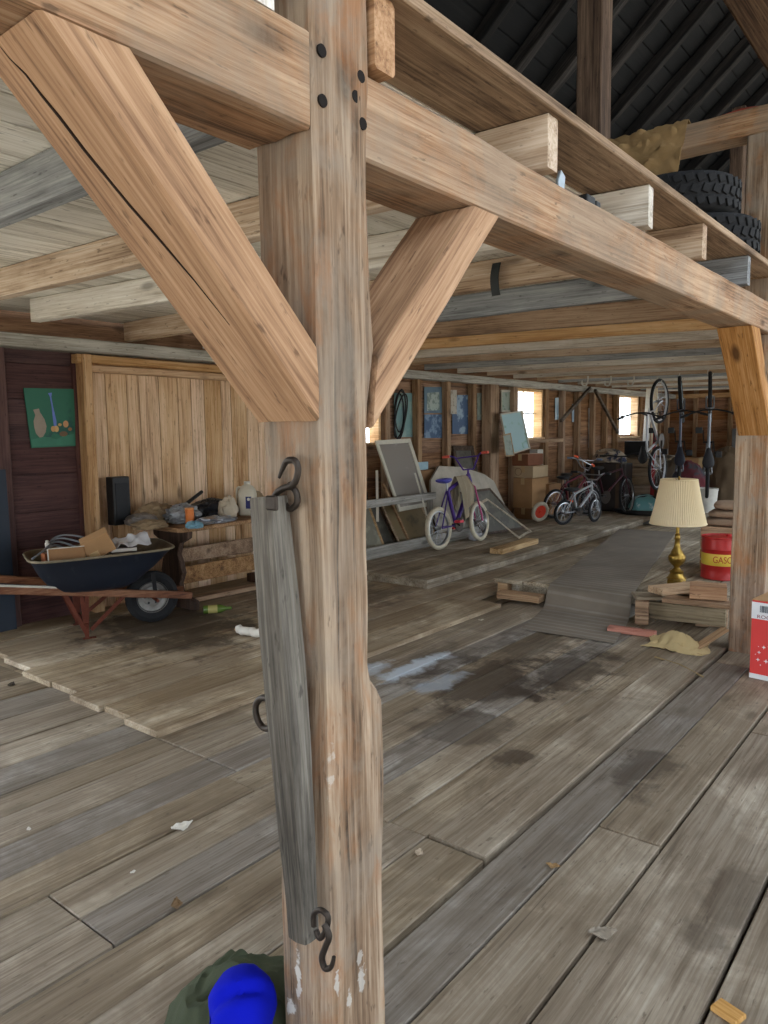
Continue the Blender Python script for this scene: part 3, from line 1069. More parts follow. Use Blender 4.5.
g = MB()
hp = smooth_pts(hook_pts([(279, 478), (282, 470), (287, 461), (295, 461), (298, 469), (296, 480), (291, 486), (284, 488), (276, 494), (273, 505), (279, 510)], 1.085))
g.tube(hp, [.003 + .0042 * min(1, i / 14) for i in range(len(hp))], 10)
g.build('hook', M_IRON, t, True)
g = MB()
lp = smooth_pts(hook_pts([(289, 484), (296, 492), (297, 503), (290, 509), (284, 504), (281, 512), (275, 510)], 1.095))
g.tube(lp, .0068, 10)
g.build('link', M_IRON, t, True)
g = MB()
rp_ = [at(272, 700, 'y', 1.075), at(262, 698, 'y', 1.08), at(256, 705, 'y', 1.08), at(257, 718, 'y', 1.08), at(264, 728, 'y', 1.08), at(276, 728, 'y', 1.075)]
g.tube(smooth_pts(rp_), .0075, 10)
g.build('side_ring', M_IRON, t, True)
g = MB()
g.tube(smooth_pts(hook_pts([(314, 926), (314, 914), (321, 910), (328, 917), (326, 930), (320, 938), (316, 930)], 1.03)), .0062, 10)
g.build('link', M_IRON, t, True)
g = MB()
hp = smooth_pts(hook_pts([(324, 924), (329, 936), (325, 948), (322, 958), (325, 968), (331, 967), (334, 957)], 1.02))
g.tube(hp, [.0068 - .003 * max(0, (i - 24) / 13) for i in range(len(hp))], 10)
g.build('hook', M_IRON, t, True)
g = MB()
e_ = b - ax * .04
g.box(at(272, 503, 'y', 1.035), (.03, .012, .03))
g.build('iron_strap', M_IRON, t, True, bevel=.003)

# strap on the pale joist
g = MB()
s0 = at(497, 244, 'y', 3.625)
g.sheet(2, 12, lambda u, v: (s0.x - .025 + .05 * u, 3.625 - .025 * math.sin(v * 3), s0.z - .10 - .17 * v), .004)
tag(g.build('strap', plain(rgb(44, 48, 48), .7, 0, .2, 30, name='dark_strap')), 'dark strap dangling from a pale joist beyond the near post', 'strap')

# ---------------------------------------------------------------- lamp
LP = at(676, 587, 'z', .17)
LP.z = .169
t = thing('table_lamp', 'brass table lamp with a cream pleated shade, standing among wood offcuts', 'lamp', LP)
brass = plain(rgb(158, 128, 62), .32, .85, .3, 25, .1, name='brass')
k = .95
g = MB()
g.lathe([(.085, 0), (.088, .012), (.07, .024), (.078, .032), (.078, .062), (.07, .075)], 8, smooth=False)
g.build('foot', brass, t, bevel=.003)
g = MB()
g.lathe([(.07, .072), (.082, .078), (.062, .098), (.052, .12), (.058, .138), (.035, .155), (.022, .168), (.026, .18), (.056, .205), (.068, .235), (.07, .265), (.056, .285), (.05, .29), (.048, .3), (.03, .33), (.022, .36), (.021, .40), (.027, .41), (.019, .425), (.023, .445), (.014, .455), (.012, .60)], 28)
g.build('stem', brass, t)
g = MB()
zb_, zt_ = .535, .905
rb, rt_ = .222, .142
N = 144
vs, fs = [], []
for i in range(9):
    f = i / 8
    for j in range(N):
        r_ = rb + (rt_ - rb) * f + (.0035 if j % 2 else -.0035) + .004 * math.sin(PI * f) * -1
        an = 2 * PI * j / N
        vs.append((r_ * math.cos(an), r_ * math.sin(an), zb_ + (zt_ - zb_) * f))
for i in range(9):
    f = i / 8
    for j in range(N):
        r_ = rb + (rt_ - rb) * f + (.0035 if j % 2 else -.0035) - .006
        an = 2 * PI * j / N
        vs.append((r_ * math.cos(an), r_ * math.sin(an), zb_ + (zt_ - zb_) * f))
o9 = 9 * N
for i in range(8):
    for j in range(N):
        q4 = (i * N + j, i * N + (j + 1) % N, (i + 1) * N + (j + 1) % N, (i + 1) * N + j)
        fs.append(q4)
        fs.append(tuple(o9 + x for x in reversed(q4)))
for j in range(N):
    j2 = (j + 1) % N
    fs.append((j, o9 + j, o9 + j2, j2))
    fs.append((8 * N + j, 8 * N + j2, o9 + 8 * N + j2, o9 + 8 * N + j))
g.add(vs, fs, 0, False)
sm = NT('lamp_shade')
sm.b.inputs['Base Color'].default_value = rgb(242, 228, 194)
sm.b.inputs['Roughness'].default_value = .9
tl2 = sm.n('ShaderNodeBsdfTranslucent')
tl2.inputs[0].default_value = rgb(244, 226, 184)
mx = sm.n('ShaderNodeMixShader')
mx.inputs[0].default_value = .35
sm.l(sm.b.outputs[0], mx.inputs[1])
sm.l(tl2.outputs[0], mx.inputs[2])
sm.l(mx.outputs[0], sm.out.inputs[0])
sh = g.build('lamp_shade', sm.m, t)
g = MB()
g.ring((0, 0, zb_ + .003), (0, 0, 1), rb, .006, 48, 6)
g.build('trim_band', sm.m, sh)
g = MB()
g.ring((0, 0, zt_ - .003), (0, 0, 1), rt_, .005, 48, 6)
g.build('trim_band', sm.m, sh)
g = MB()
for i in range(3):
    an = i * 2 * PI / 3
    g.tube([(0, 0, zt_ - .02), (rt_ * math.cos(an), rt_ * math.sin(an), zt_ - .005)], .003, 6)
g.lathe([(.012, .58), (.014, .76), (.004, .78), (.004, .89), (.008, .90), (.011, .91), (.006, .925), (.001, .93)], 12)
g.build('harp', brass, t)

# ---------------------------------------------------------------- gasoline can and sacks
DC = at(716, 583, 'z', .17)
DC = V((-1.75, 6.95, .169))
t = thing('gasoline_can', 'round red gasoline can with a yellow band, behind the far post', 'can', DC)
R_, H_ = .165, .375
g = MB()
g.lathe([(R_ - .006, 0), (R_ + .003, .004), (R_ + .003, .012), (R_, .016), (R_, .12), (R_ + .002, .124), (R_, .128), (R_, .262), (R_ + .002, .266), (R_, .27), (R_, H_ - .016), (R_ + .004, H_ - .012), (R_ + .004, H_), (R_ - .004, H_), (R_ - .006, H_ - .012), (0.001, H_ - .008)], 48)
g.build('body', GASK, t)
g = MB()
g.lathe([(R_ + .0005, .128), (R_ + .0015, .13), (R_ + .0015, .228), (R_ + .0005, .23)], 48, cap=False)
yb = g.build('yellow_band', plain(rgb(216, 184, 66), .4, 0, .15, 6, name='yellow_enamel'), t)
vs, fs = text_mesh('GASOLINE', .074, .0004)
xs_ = [v.x for v in vs]
x0_ = min(xs_)
adir = math.atan2(-DC.y, -DC.x)
g = MB()
out = []
for v in vs:
    an = adir - .40 + (v.x - x0_) / R_ * .82
    rr_ = R_ + .003 + v.z
    out.append((rr_ * math.cos(an), rr_ * math.sin(an), (.155 + v.y * 1.1)))
g.add(out, fs)
g.build('lettering', plain(rgb(176, 44, 28), .5, 0, .1, 6, name='red_letters'), t)
g = MB()
g.lathe([(.022, H_ - .01), (.022, H_ + .012), (.001, H_ + .013)], 16, (.04, .06, 0))
g.build('filler_cap', GASK, t)


def crumple(name, label, cat, c, size, mat, amp=.25, seed=0, flat=.5, n=26, rz=0, group=None, build=True, parent=None, freq=1.):
    """a soft crumpled heap resting at c"""
    g = MB()
    so = V((seed * 7.3, seed * 3.1, seed))

    def fn(p, q):
        lo = fbm(p * 1.3 * freq + so)
        w_ = p + V((lo, fbm(p * 1.5 + so * 2), lo)) * .35
        ridge_ = 1 - abs(noise.noise(w_ * 2.6 * freq + so)) * 2
        ridge2 = 1 - abs(noise.noise(w_ * 5.5 * freq + so * 1.7)) * 2
        d = 1 + amp * (.45 * lo + .30 * (ridge_ - .5) + .14 * (ridge2 - .5))
        r = q * d
        if r.z < -size[2] * flat:
            r.z = -size[2] * flat
        return r
    g.ball((0, 0, size[2] * flat), size, n * 2, n, None, 0, fn)
    if parent is not None:
        return g.build(name, mat, parent, M=Matrix.Translation(V(c)) @ Matrix.Rotation(rz, 4, 'Z'))
    o = g.build(name, mat)
    o.matrix_basis = Matrix.Translation(V(c)) @ Matrix.Rotation(rz, 4, 'Z')
    return tag(o, label, cat, group)


BAG = cloth(rgb(150, 126, 104), 300, bump=.2, mottle=.25, name='brown_paper')
# pile of folded brown sacks on a crate behind the can
cr = thing('crate', 'low wooden crate behind the red gasoline can, under brown sacks', 'crate', (-1.72, 7.42, .168))
g = MB()
for z in (.06, .16, .26, .36):
    g.box((0, -.22, z), (.56, .02, .085), None, 0, .1 + z)
    g.box((0, .22, z), (.56, .02, .085), None, 0, .2 + z)
    g.box((-.27, 0, z), (.02, .42, .085), None, 0, .3 + z)
    g.box((.27, 0, z), (.02, .42, .085), None, 0, .4 + z)
g.box((0, 0, .405), (.54, .42, .02), None, 0, .66)
g.box((0, 0, .015), (.54, .42, .02), None, 0, .6)
g.build('slatted_body', W_BLOCK, cr, bevel=.003)
for i, (dz, w_, d_) in enumerate(((.0, .30, .22), (.075, .28, .2), (.15, .26, .19))):
    g = MB()

    def fn(p, q, i=i):
        e = V((math.copysign(abs(p.x) ** .45, p.x) * w_, math.copysign(abs(p.y) ** .45, p.y) * d_, math.copysign(abs(p.z) ** .6, p.z) * .038))
        return e + V((0, 0, .008 * noise.noise(e * 9 + V((i * 4, 0, 0)))))
    g.ball((0, 0, .038), (1, 1, 1), 36, 12, None, 0, fn)
    o = g.build('folded_sack', BAG)
    o.matrix_basis = Matrix.Translation((-1.72 + .02 * i, 7.42, .168 + .418 + dz)) @ Matrix.Rotation(.08 * i, 4, 'Z')
    tag(o, ['bottom folded brown sack, on the crate behind the gasoline can', 'middle folded brown sack of the stack behind the gasoline can', 'top folded brown sack of the stack behind the gasoline can'][i], 'sack', 'folded sacks on the crate')

# ---------------------------------------------------------------- red carton in front of the far post
RC = at(751, 679, 'z', 0)
t = thing('carton', 'red and white carton with snowflakes, in front of the far post', 'box', (RC.x + .19, RC.y + .14, 0), -.12)
w_, d_, h_ = .38, .28, .475
g = MB()
g.box((0, 0, h_ / 2), (w_, d_, h_))
g.build('body', plain(rgb(216, 62, 58), .55, 0, .08, 6, name='red_card'), t, bevel=.002)
PW = plain(rgb(226, 226, 226), .6, 0, .08, 10, name='white_card')
g = MB()
g.box((0, -d_ / 2 - .0008, h_ - .06), (w_ + .002, .001, .1))
g.box((-w_ / 2 - .0008, 0, h_ - .06), (.001, d_, .1))
g.build('white_band', PW, t)
g = MB()
g.box((0, -d_ / 2 - .0008, .016), (w_ + .002, .001, .03))
g.box((-w_ / 2 - .0008, 0, .016), (.001, d_, .03))
g.build('white_band', PW, t)
g = MB()
g.box((0, 0, h_ + .003), (w_, d_, .005))
g.build('lid_flap', CARD, t)
g = MB()
xx = -w_ / 2 + .045
rb_ = random.Random(3)
for i in range(16):
    w2 = rb_.choice((.002, .003, .005))
    g.box((xx + w2 / 2, -d_ / 2 - .002, h_ - .047), (w2, .001, .04))
    xx += w2 + rb_.choice((.002, .003))
    if xx > -w_ / 2 + .125:
        break
g.build('barcode', plain(rgb(60, 66, 74), .6, 0, .05, 10, name='bar_ink'), t)
vs, fs = text_mesh('ROOCO', .036, .0004)
x0_ = min(v.x for v in vs)
g = MB()
g.add([(-w_ / 2 + .032 + v.x - x0_, -d_ / 2 - .0018 - v.z, h_ - .104 + v.y * .8) for v in vs], fs)
g.build('lettering', plain(rgb(140, 60, 70), .6, 0, .05, 10, name='ink'), t)
for (u, v_, s_) in ((.075, .20, .012), (.05, .165, .011), (.045, .12, .012), (.09, .118, .014), (.11, .165, .007), (.06, .09, .005), (.03, .15, .004), (.045, .2, .004), (.1, .21, .005), (.13, .2, .012), (.15, .15, .01), (.17, .1, .012), (.21, .19, .012), (.24, .13, .011)):
    g = MB()
    cx_, cz_ = -w_ / 2 + u, v_
    pl = []
    for i in range(8):
        r_ = s_ if i % 2 == 0 else s_ * .35
        pl.append((cx_ + r_ * math.sin(i * PI / 4), cz_ + r_ * math.cos(i * PI / 4)))
    g.prism(pl, d_ / 2 + .0006, d_ / 2 + .0014, Matrix(((1, 0, 0, 0), (0, 0, -1, 0), (0, 1, 0, 0), (0, 0, 0, 1))))
    g.build('snowflake', PW, t)

# ---------------------------------------------------------------- jacket and blue cap by the near post
g = MB()
JX, JY = -1.42, 1.15


def jack(u, v):
    a_, b_ = 2 * u - 1, 2 * v - 1
    m_ = max(abs(a_), abs(b_), 1e-6)
    l_ = math.hypot(a_, b_) or 1e-6
    x, y = a_ * m_ / l_, b_ * m_ / l_
    r = min(1, math.hypot(x, y))
    th = math.atan2(y, x)
    R_o = .185 * (1 + .22 * noise.noise(V((math.cos(th) * 1.3, math.sin(th) * 1.3, 4))) + .06 * noise.noise(V((math.cos(th) * 5, math.sin(th) * 5, 9))))
    X_, Y_ = x * R_o, y * R_o
    w_ = V((X_ + .05 * noise.noise(V((X_ * 9, Y_ * 9, 1))), Y_ + .05 * noise.noise(V((X_ * 9, Y_ * 9, 8))), 0))
    f1 = 1 - 2 * abs(noise.noise(w_ * 11 + V((0, 0, 3))))
    f2 = 1 - 2 * abs(noise.noise(w_ * 24 + V((0, 0, 6))))
    edge = max(0., 1 - r ** 4)
    z = .006 + (.11 * math.sqrt(max(0, 1 - r * r)) * (.9 + .5 * noise.noise(w_ * 6)) + .026 * f1 + .009 * f2) * edge
    return (JX + X_, JY + Y_, max(.005, z) + .004)


g.sheet(90, 90, jack, .004)
jk = tag(g.build('jacket', GREENC), 'crumpled olive green jacket on the floor beside the near post', 'jacket')


def capfn(p, q):
    r = q * (1 + .05 * fbm(p * 1.6))
    if p.z > 0:
        r.z -= .020 * math.exp(-((p.y + .1 - .2 * p.x) / .16) ** 2)
        r.x *= 1 + .06 * math.sin(p.y * 5)
    if r.z < -.045:
        r.z = -.045
    return r


cp = thing('cap', 'bright blue cloth cap lying on the green jacket at the foot of the near post', 'cap', (-1.285, 1.05, .125), .7)
g = MB()
g.ball((0, 0, .03), (.078, .088, .092), 40, 24, Matrix.Rotation(.4, 3, 'X'), 0, capfn)
g.build('crown', BLUEC, cp)
g = MB()
g.sheet(10, 8, lambda u, v: (-.06 + .12 * u, -.05 - .09 * v * (1 - (2 * u - 1) ** 2 * .5), .0 - .03 * v + .02 * (1 - (2 * u - 1) ** 2)), .004)
g.build('peak', BLUEC, cp)

# ---------------------------------------------------------------- offcuts around the lamp
def block(name, label, cat, c, d, rz=0., tilt=0., mat=None, group=None, roll=0.):
    o = MB()
    o.box((0, 0, 0), d)
    o = o.build(name, mat or W_BLOCK, bevel=.004)
    o.matrix_basis = Matrix.Translation(V(c)) @ Matrix.Rotation(rz, 4, 'Z') @ Matrix.Rotation(tilt, 4, 'Y') @ Matrix.Rotation(roll, 4, 'X')
    WM[o.name] = o.matrix_basis.copy()
    return tag(o, label, cat, group)


GR = 'wood offcuts around the lamp'
B = at
W_LP = wood(rgb(120, 90, 60), rgb(176, 140, 100), rgb(200, 168, 130), var=.05)
W_SQ = wood(rgb(110, 72, 40), rgb(160, 112, 68), rgb(184, 138, 92), var=.05)
W_GP = wood(rgb(84, 72, 56), rgb(134, 118, 94), rgb(160, 144, 118), var=.05)


def pxblock(name, label, cat, px, py, z, d, rz, mat=None, tilt=0.):
    """a block whose centre shows at (px, py) at height z"""
    p = at(px, py, 'z', z)
    return block(name, label, cat, p, d, rz, tilt, mat, GR)


pxblock('plank', 'grey plank standing on edge at the front of the offcut pile', 'plank', 683, 613, .095, (.60, .05, .13), .12, W_GP)
pxblock('timber_offcut', 'upright brown stub at the corner of the offcut pile by the runner', 'offcut', 642, 612, .09, (.1, .1, .178), .3, W_STUD)
pxblock('timber_offcut', 'dark foot block under the squared block', 'offcut', 712, 612, .105, (.22, .16, .205), .2, W_STUD)
pxblock('plank', 'dark board bridging the pile below the squared block', 'plank', 700, 602, .226, (.5, .17, .03), .1, W_STUD)
pxblock('timber_offcut', 'thick squared brown block with a dark end, in front of the gasoline can', 'offcut', 708, 591, .297, (.25, .17, .1), .28, W_SQ)
pxblock('plank', 'light plank laid flat beside the lamp foot, next to the squared block', 'plank', 682, 588, .2675, (.5, .17, .05), 1.0, W_LP)
pxblock('plank', 'thin board at the lamp foot, sloping over the edge of the deck', 'plank', 655, 596, .19, (.32, .2, .025), .55, W_GP)
pxblock('timber_offcut', 'short block holding up the light plank beside the lamp', 'offcut', 690, 588, .2, (.12, .12, .085), .3, W_STUD)
block('plank', 'reddish flat stick on the floor in front of the offcut pile', 'stick', (-1.93, 5.29, .021), (.34, .07, .04), .1, 0, wood(rgb(120, 60, 44), rgb(166, 92, 68), rgb(188, 120, 92), var=.03), GR)
block('plank', 'thin slat leaning against the foot of the far post', 'slat', (-1.36, 5.12, .085), (.3, .075, .018), .75, -.55, W_STUD, GR)
block('plank', 'thick scrap board lying near the runner at the deck edge', 'plank', (-3.05, 5.68, .065), (.4, .12, .06), .05, 0, W_STUD, GR)
block('timber_offcut', 'short block propping the deck corner left of the runner', 'offcut', (-3.3, 5.86, .065), (.1, .1, .128), 0, 0, W_BLOCK, GR)
g = MB()
so = V((3, 1, 7))
g.sheet(30, 22, lambda u, v: (-1.76 + .40 * u + .03 * math.sin(v * 5), 5.0 + .3 * v + .03 * math.sin(u * 6), .012 + max(0, .085 * math.sin(PI * u) * math.sin(PI * v) * (1 + .7 * noise.noise(V((u * 4, v * 4, 1)))) + .02 * noise.noise(V((u * 11, v * 11, 5))))), .006)
tag(g.build('feed_sack', cloth(rgb(186, 164, 120), 300, bump=.2, mottle=.3, name='pale_sack')), 'crumpled pale sack on the floor below the offcut pile', 'sack')

# ---------------------------------------------------------------- runner
RUN = plain(rgb(120, 110, 98), .95, 0, .2, 60, .4, name='runner')
tr = NT('runner')
co = tr.coord()
wv = tr.n('ShaderNodeTexWave', wave_type='BANDS', bands_direction='Y')
tr.l(co, wv.inputs['Vector'])
wv.inputs['Scale'].default_value = 3.6
wv.inputs['Distortion'].default_value = .4
nn = tr.noise(co, 160, 3)
n2 = tr.noise(co, 3, 5)
col = tr.mix(tr.rng(wv.outputs[0], .75, .95, 0, .5), rgb(128, 117, 103), rgb(160, 152, 140))
col = tr.mix(tr.rng(n2, .35, .65, 0, .5), col, rgb(98, 87, 75))
col = tr.mix(tr.math('MULTIPLY', nn, .3), col, rgb(70, 62, 54))
tr.l(col, tr.b.inputs['Base Color'])
tr.b.inputs['Roughness'].default_value = .95
tr.bump(nn, .4, .004)
path = [(9.6, .172), (8.6, .172), (7.6, .172), (6.8, .172), (6.2, .172), (5.9, .1735), (5.81, .171), (5.74, .15), (5.69, .10), (5.64, .04), (5.58, .012), (5.4, .006), (5.1, .006), (4.93, .007)]
g = MB()
LN = len(path) - 1


def runfn(u, v):
    f = u * LN
    i = min(int(f), LN - 1)
    q = f - i
    y = path[i][0] * (1 - q) + path[i + 1][0] * q
    z = path[i][1] * (1 - q) + path[i + 1][1] * q
    xc = -2.50 - .225 * (y - 5.9)
    return (xc - .355 + .71 * v, y + .03 * v, z + .004 + .002 * noise.noise(V((v * 5, y * 3, 0))))


g.sheet(LN * 6, 10, runfn, .006)
tag(g.build('runner_rug', tr.m), 'worn grey-brown runner rug draped over the low deck down to the floor', 'rug')

# lumber piece lying on the platform
c = at(515, 546, 'z', .15)
block('plank', 'short thick board lying on the platform edge in front of the bike', 'plank', (c.x, c.y, .153), (.95, .16, .06), PI / 2 + .05, 0, wood(rgb(140, 112, 80), rgb(190, 162, 126), rgb(212, 190, 156), var=.03))

# ---------------------------------------------------------------- loft: tires, sack, things on the beam
def tire(label, c, rz, R=.335, w=.23):
    t = thing('tire', label, 'tire', c, rz, 'tires on the loft')
    g = MB()
    g.lathe([(R * .60, .02), (R * .62, .004), (R * .78, 0), (R * .93, .012), (R * .985, .035), (R, .06), (R, w - .06), (R * .985, w - .035), (R * .93, w - .012), (R * .78, w), (R * .62, w - .004), (R * .60, w - .02), (R * .66, w * .5), (R * .60, .02)], 56, cap=False)
    g.build('carcass', M_RUBBER, t)
    g = MB()
    for row, zz in enumerate((.055, .115, .175)):
        for i in range(34):
            an = 2 * PI * (i + .5 * (row % 2)) / 34
            Rm = Matrix.Rotation(an, 3, 'Z') @ Matrix.Rotation(.35 if row != 1 else -.35, 3, 'X')
            g.box(Matrix.Rotation(an, 3, 'Z') @ V((R + .003, 0, zz)), (.014, .042, .045), Rm)
    g.build('tread', M_RUBBER, t, bevel=.002)
    return t


tire('lower black tire of the stack of two on the loft edge', (-1.40, 4.74, ZL), 0)
tire('upper black tire of the stack of two on the loft edge', (-1.5, 4.70, ZL + .235), .2)
g = MB()


def sackfn(u, v):
    x = -2.24 + .6 * u
    s_ = v * 1.0
    if s_ < .35:
        f = s_ / .35
        y, z = 5.44 - .2 * f, 3.474 + .004
    else:
        f = (s_ - .35) / .65
        y, z = 5.235 - .05 * f - .03 * math.sin(f * 2.5), 3.474 - .36 * f * (1 - .22 * math.sin(u * 2.4 + 1))
    nz = .03 * noise.noise(V((u * 5, v * 5, 3))) + .022 * abs(noise.noise(V((u * 11, v * 11, 3))))
    return (x + .02 * math.sin(v * 4), y - abs(nz) - .004, z + (abs(nz) if s_ < .35 else nz))


g.sheet(40, 40, sackfn, .006)
tag(g.build('burlap_sack', BURLAP), 'tan burlap sack draped over the tie beam above the loft', 'sack')
g = MB()
p0, p1 = at(719, 107, 'y', 5.36), at(748, 108, 'y', 5.36)
g.tube([V((p0.x, 5.33, 3.485)), V((-1.32, 5.32, 3.49)), V((-1.15, 5.36, 3.485))], [.006, .013, .011], 8)
tag(g.build('red_stick', plain(rgb(150, 62, 44), .6, 0, .2, 20, name='red_paint')), 'thin reddish stick lying on the tie beam above the tires', 'stick')
o = block('board', 'short pale board standing behind the tires under the burlap sack', 'board', (-1.93, 5.16, ZL + .37), (.12, .03, .74), 0, 0, W_JOIST)
# small tool on the long beam
tp = at(582, 186, 'x', -1.12)
t = thing('hand_tool', 'small black and silver clamp-like tool lying on the long beam between joist ends', 'tool', (-1.13, tp.y, 2.2535))
g = MB()
g.box((0, .06, .025), (.04, .07, .05))
g.box((0, .11, .02), (.05, .04, .04))
g.build('body', M_BLACK, t, bevel=.006, seg=2)
g = MB()
g.tube([(0, .03, .03), (0, -.13, .02)], .006, 8)
g.tube([(.01, .02, .015), (.01, -.12, .01)], .004, 8)
g.build('rod', M_CHROME, t)
g = MB()
g.prism([(-.17, 0.0), (-.13, 0.0), (-.12, .07), (-.15, .085), (-.17, .05)], -.006, .006, Matrix(((0, 0, 1, 0), (1, 0, 0, 0), (0, 1, 0, 0), (0, 0, 0, 1))))
g.build('jaw', plain(rgb(170, 182, 190), .4, .5, .2, 20, name='galvanised'), t, bevel=.002)
# ---------------------------------------------------------------- picture on the brown boarding
X_ = -5.762
pc = [at(31, 448, 'x', X_), at(75, 446, 'x', X_), at(73.5, 389, 'x', X_), at(23, 388, 'x', X_)]
t = thing('painting', 'unframed green still-life painting with a jug and a blue vase, on the dark brown boards', 'painting', pc[0])
g = MB()
g.hexa([pc[0], pc[0] + V((.01, 0, 0)), pc[3], pc[3] + V((.01, 0, 0)), pc[1], pc[1] + V((.01, 0, 0)), pc[2], pc[2] + V((.01, 0, 0))])
g.build('canvas', plain(rgb(40, 100, 78), .6, 0, .25, 5, second=rgb(32, 82, 72), name='green_paint'), t, True)


def flat(name, pts, col, dx=.0115, parent=None):
    g = MB()
    P = [pc[3].lerp(pc[2], u).lerp(pc[0].lerp(pc[1], u), v) for u, v in pts]
    n = len(P)
    vs = [p + V((dx - .0008, 0, 0)) for p in P] + [p + V((dx + .0004, 0, 0)) for p in P]
    g.add(vs, [tuple(range(n)), tuple(range(2 * n - 1, n - 1, -1))] + [(i, (i + 1) % n, n + (i + 1) % n, n + i) for i in range(n)])
    return g.build(name, plain(col, .6, 0, .25, 9, name='paint'), t, True)


ell = lambda cx, cy, rx, ry, n=18: [(cx + rx * math.cos(2 * PI * i / n), cy + ry * math.sin(2 * PI * i / n)) for i in range(n)]
flat('painted_cloth', [(.02, .86), (.3, .82), (.6, .84), (.98, .78), (.98, .98), (.02, .98)], rgb(56, 120, 96), .0105)
flat('painted_jug', [(.13, .36), (.25, .34), (.26, .40), (.34, .52), (.37, .64), (.34, .74), (.27, .82), (.2, .83), (.13, .76), (.11, .66), (.11, .55), (.16, .45)], rgb(150, 136, 120))
flat('painted_vase', [(.46, .08), (.54, .07), (.52, .14), (.54, .3), (.59, .55), (.585, .64), (.53, .65), (.52, .55), (.51, .3), (.49, .14)], rgb(104, 126, 200))
for (cx, cy, rx, ry, c_) in ((.51, .69, .05, .05, rgb(196, 150, 96)), (.58, .69, .05, .055, rgb(206, 170, 110)), (.79, .61, .06, .06, rgb(204, 150, 104)), (.66, .62, .04, .025, rgb(190, 160, 100)), (.73, .78, .09, .045, rgb(110, 86, 60)), (.88, .7, .045, .03, rgb(150, 110, 70)), (.55, .82, .1, .045, rgb(40, 110, 84))):
    flat('painted_fruit', ell(cx, cy, rx, ry), c_, .0118 + .0002 * random.random())

# dark sheet leaning in the corner at the brown boards
g = MB()
q0, q1 = at(17, 641, 'x', -5.68), at(5, 475, 'x', -5.7)
g.hexa([V((-5.69, q0.y - .6, .037)), V((-5.665, q0.y - .6, .037)), V((-5.71, q0.y - .6, 1.25)), V((-5.685, q0.y - .6, 1.25)),
        V((-5.69, q0.y, .037)), V((-5.665, q0.y, .037)), V((-5.71, q1.y, 1.25)), V((-5.685, q1.y, 1.25))])
tag(g.build('leaning_board', plain(rgb(34, 44, 58), .6, 0, .3, 5, name='dark_blue')), 'dark blue-black panel leaning on the brown boards behind the wheelbarrow handles', 'panel')

# ---------------------------------------------------------------- wheelbarrow
WBO = V((-5.19, 2.85, .036))
HB = math.radians(69)
MW = Matrix.Translation(WBO) @ Matrix.Rotation(HB, 4, 'Z')
t = thing('wheelbarrow', 'old wheelbarrow with a dark blue tray, wooden handles and rusty legs, heaped with junk', 'wheelbarrow', M=MW)
NAVY = plain(rgb(30, 36, 48), .5, .2, .3, 12, .1, name='navy_paint', second=rgb(46, 50, 58), sthr=.6)
INN = plain(rgb(104, 88, 68), .85, 0, .4, 9, .2, name='rusted_tray')


def rrect(cx, hx, hy, z, xs=0., n=40, p=.38):
    out = []
    for i in range(n):
        a_ = 2 * PI * i / n
        c, s_ = math.cos(a_), math.sin(a_)
        out.append(V((cx + hx * math.copysign(abs(c) ** p, c), hy * math.copysign(abs(s_) ** p, s_) * (1 + xs * math.copysign(abs(c) ** p, c)), z)))
    return out


secs = [rrect(.08, .24, .2, .33), rrect(.09, .29, .235, .36), rrect(.12, .40, .285, .47), rrect(.155, .49, .33, .59), rrect(.155, .505, .34, .6)]
for s_ in secs:
    for p in s_:
        p.z += .02 * (p.x - .05)
g = MB()
n = 40
vs = [p for s_ in secs for p in s_] + [V((p.x * .985 + .001, p.y * .975, p.z + .006)) for s_ in secs for p in s_]
o_ = len(secs) * n
fs = []
for i in range(len(secs) - 1):
    for j in range(n):
        fs.append((i * n + j, i * n + (j + 1) % n, (i + 1) * n + (j + 1) % n, (i + 1) * n + j))
g.add(vs[:o_], fs + [tuple(range(n - 1, -1, -1))], 0, True)
fi = [tuple(reversed(f)) for f in fs] + [tuple(range(n))]
g.add(vs[o_:], fi, 1, True)
tray = g.build('tray', [NAVY, INN], t, sharp=60)
g = MB()
g.tube(secs[-1], .009, 8, True)
g.build('rim', plain(rgb(136, 124, 102), .7, .2, .4, 20, name='worn_rim'), tray)
for s_ in (-1, 1):
    hd = thing  # noqa
    g = MB()
    pa, pb = V((.80, s_ * .12, .20)), V((-.68, s_ * .245, .445))
    g.bar(pa, pb, .042, .055)
    hm = g.build('handle', wood(rgb(70, 44, 34), rgb(112, 76, 58), rgb(140, 104, 82), var=.05, bump=.3, crack=.4), t, bevel=.006)
    if s_ < 0:
        g = MB()
        m_ = pa.lerp(pb, .62)
        e2 = pa.lerp(pb, 1.0)
        g.bar(m_ + V((0, 0, .03)), e2 + V((0, 0, .03)), .04, .012)
        g.build('white_stripe', M_OFFWHITE, hm, bevel=.002)
    g = MB()
    y_ = s_ * .235
    for pp in ([(-.02, s_ * .19, .345), (0, y_, 0)], [(.02, s_ * .19, .34), (.0, y_ * .97, .02)], [(-.14, s_ * .20, .365), (0, y_, .03)], [(.3, s_ * .16, .28), (.03, y_ * .98, .06)]):
        g.bar(pp[0], pp[1], .028, .008, (0, 1, 0))
    g.bar((-.03, y_, .004), (.06, y_, .004), .03, .008)
    g.build('leg', M_RUST, t)
g = MB()
g.bar((0, -.235, .09), (0, .235, .09), .03, .012)
g.bar((0, -.235, .1), (0, .1, .33), .02, .008)
g.build('leg_brace', M_RUST, t)
wh = MB()
wc = V((.52, 0, .203))
Ry = Matrix.Rotation(PI / 2, 3, 'X')
wh.lathe([(.115, -.03), (.13, -.045), (.165, -.054), (.196, -.038), (.203, 0), (.196, .038), (.165, .054), (.13, .045), (.115, .03)], 40, wc, Ry, cap=False)
tire_ = wh.build('wheel', M_RUBBER, t)
g = MB()
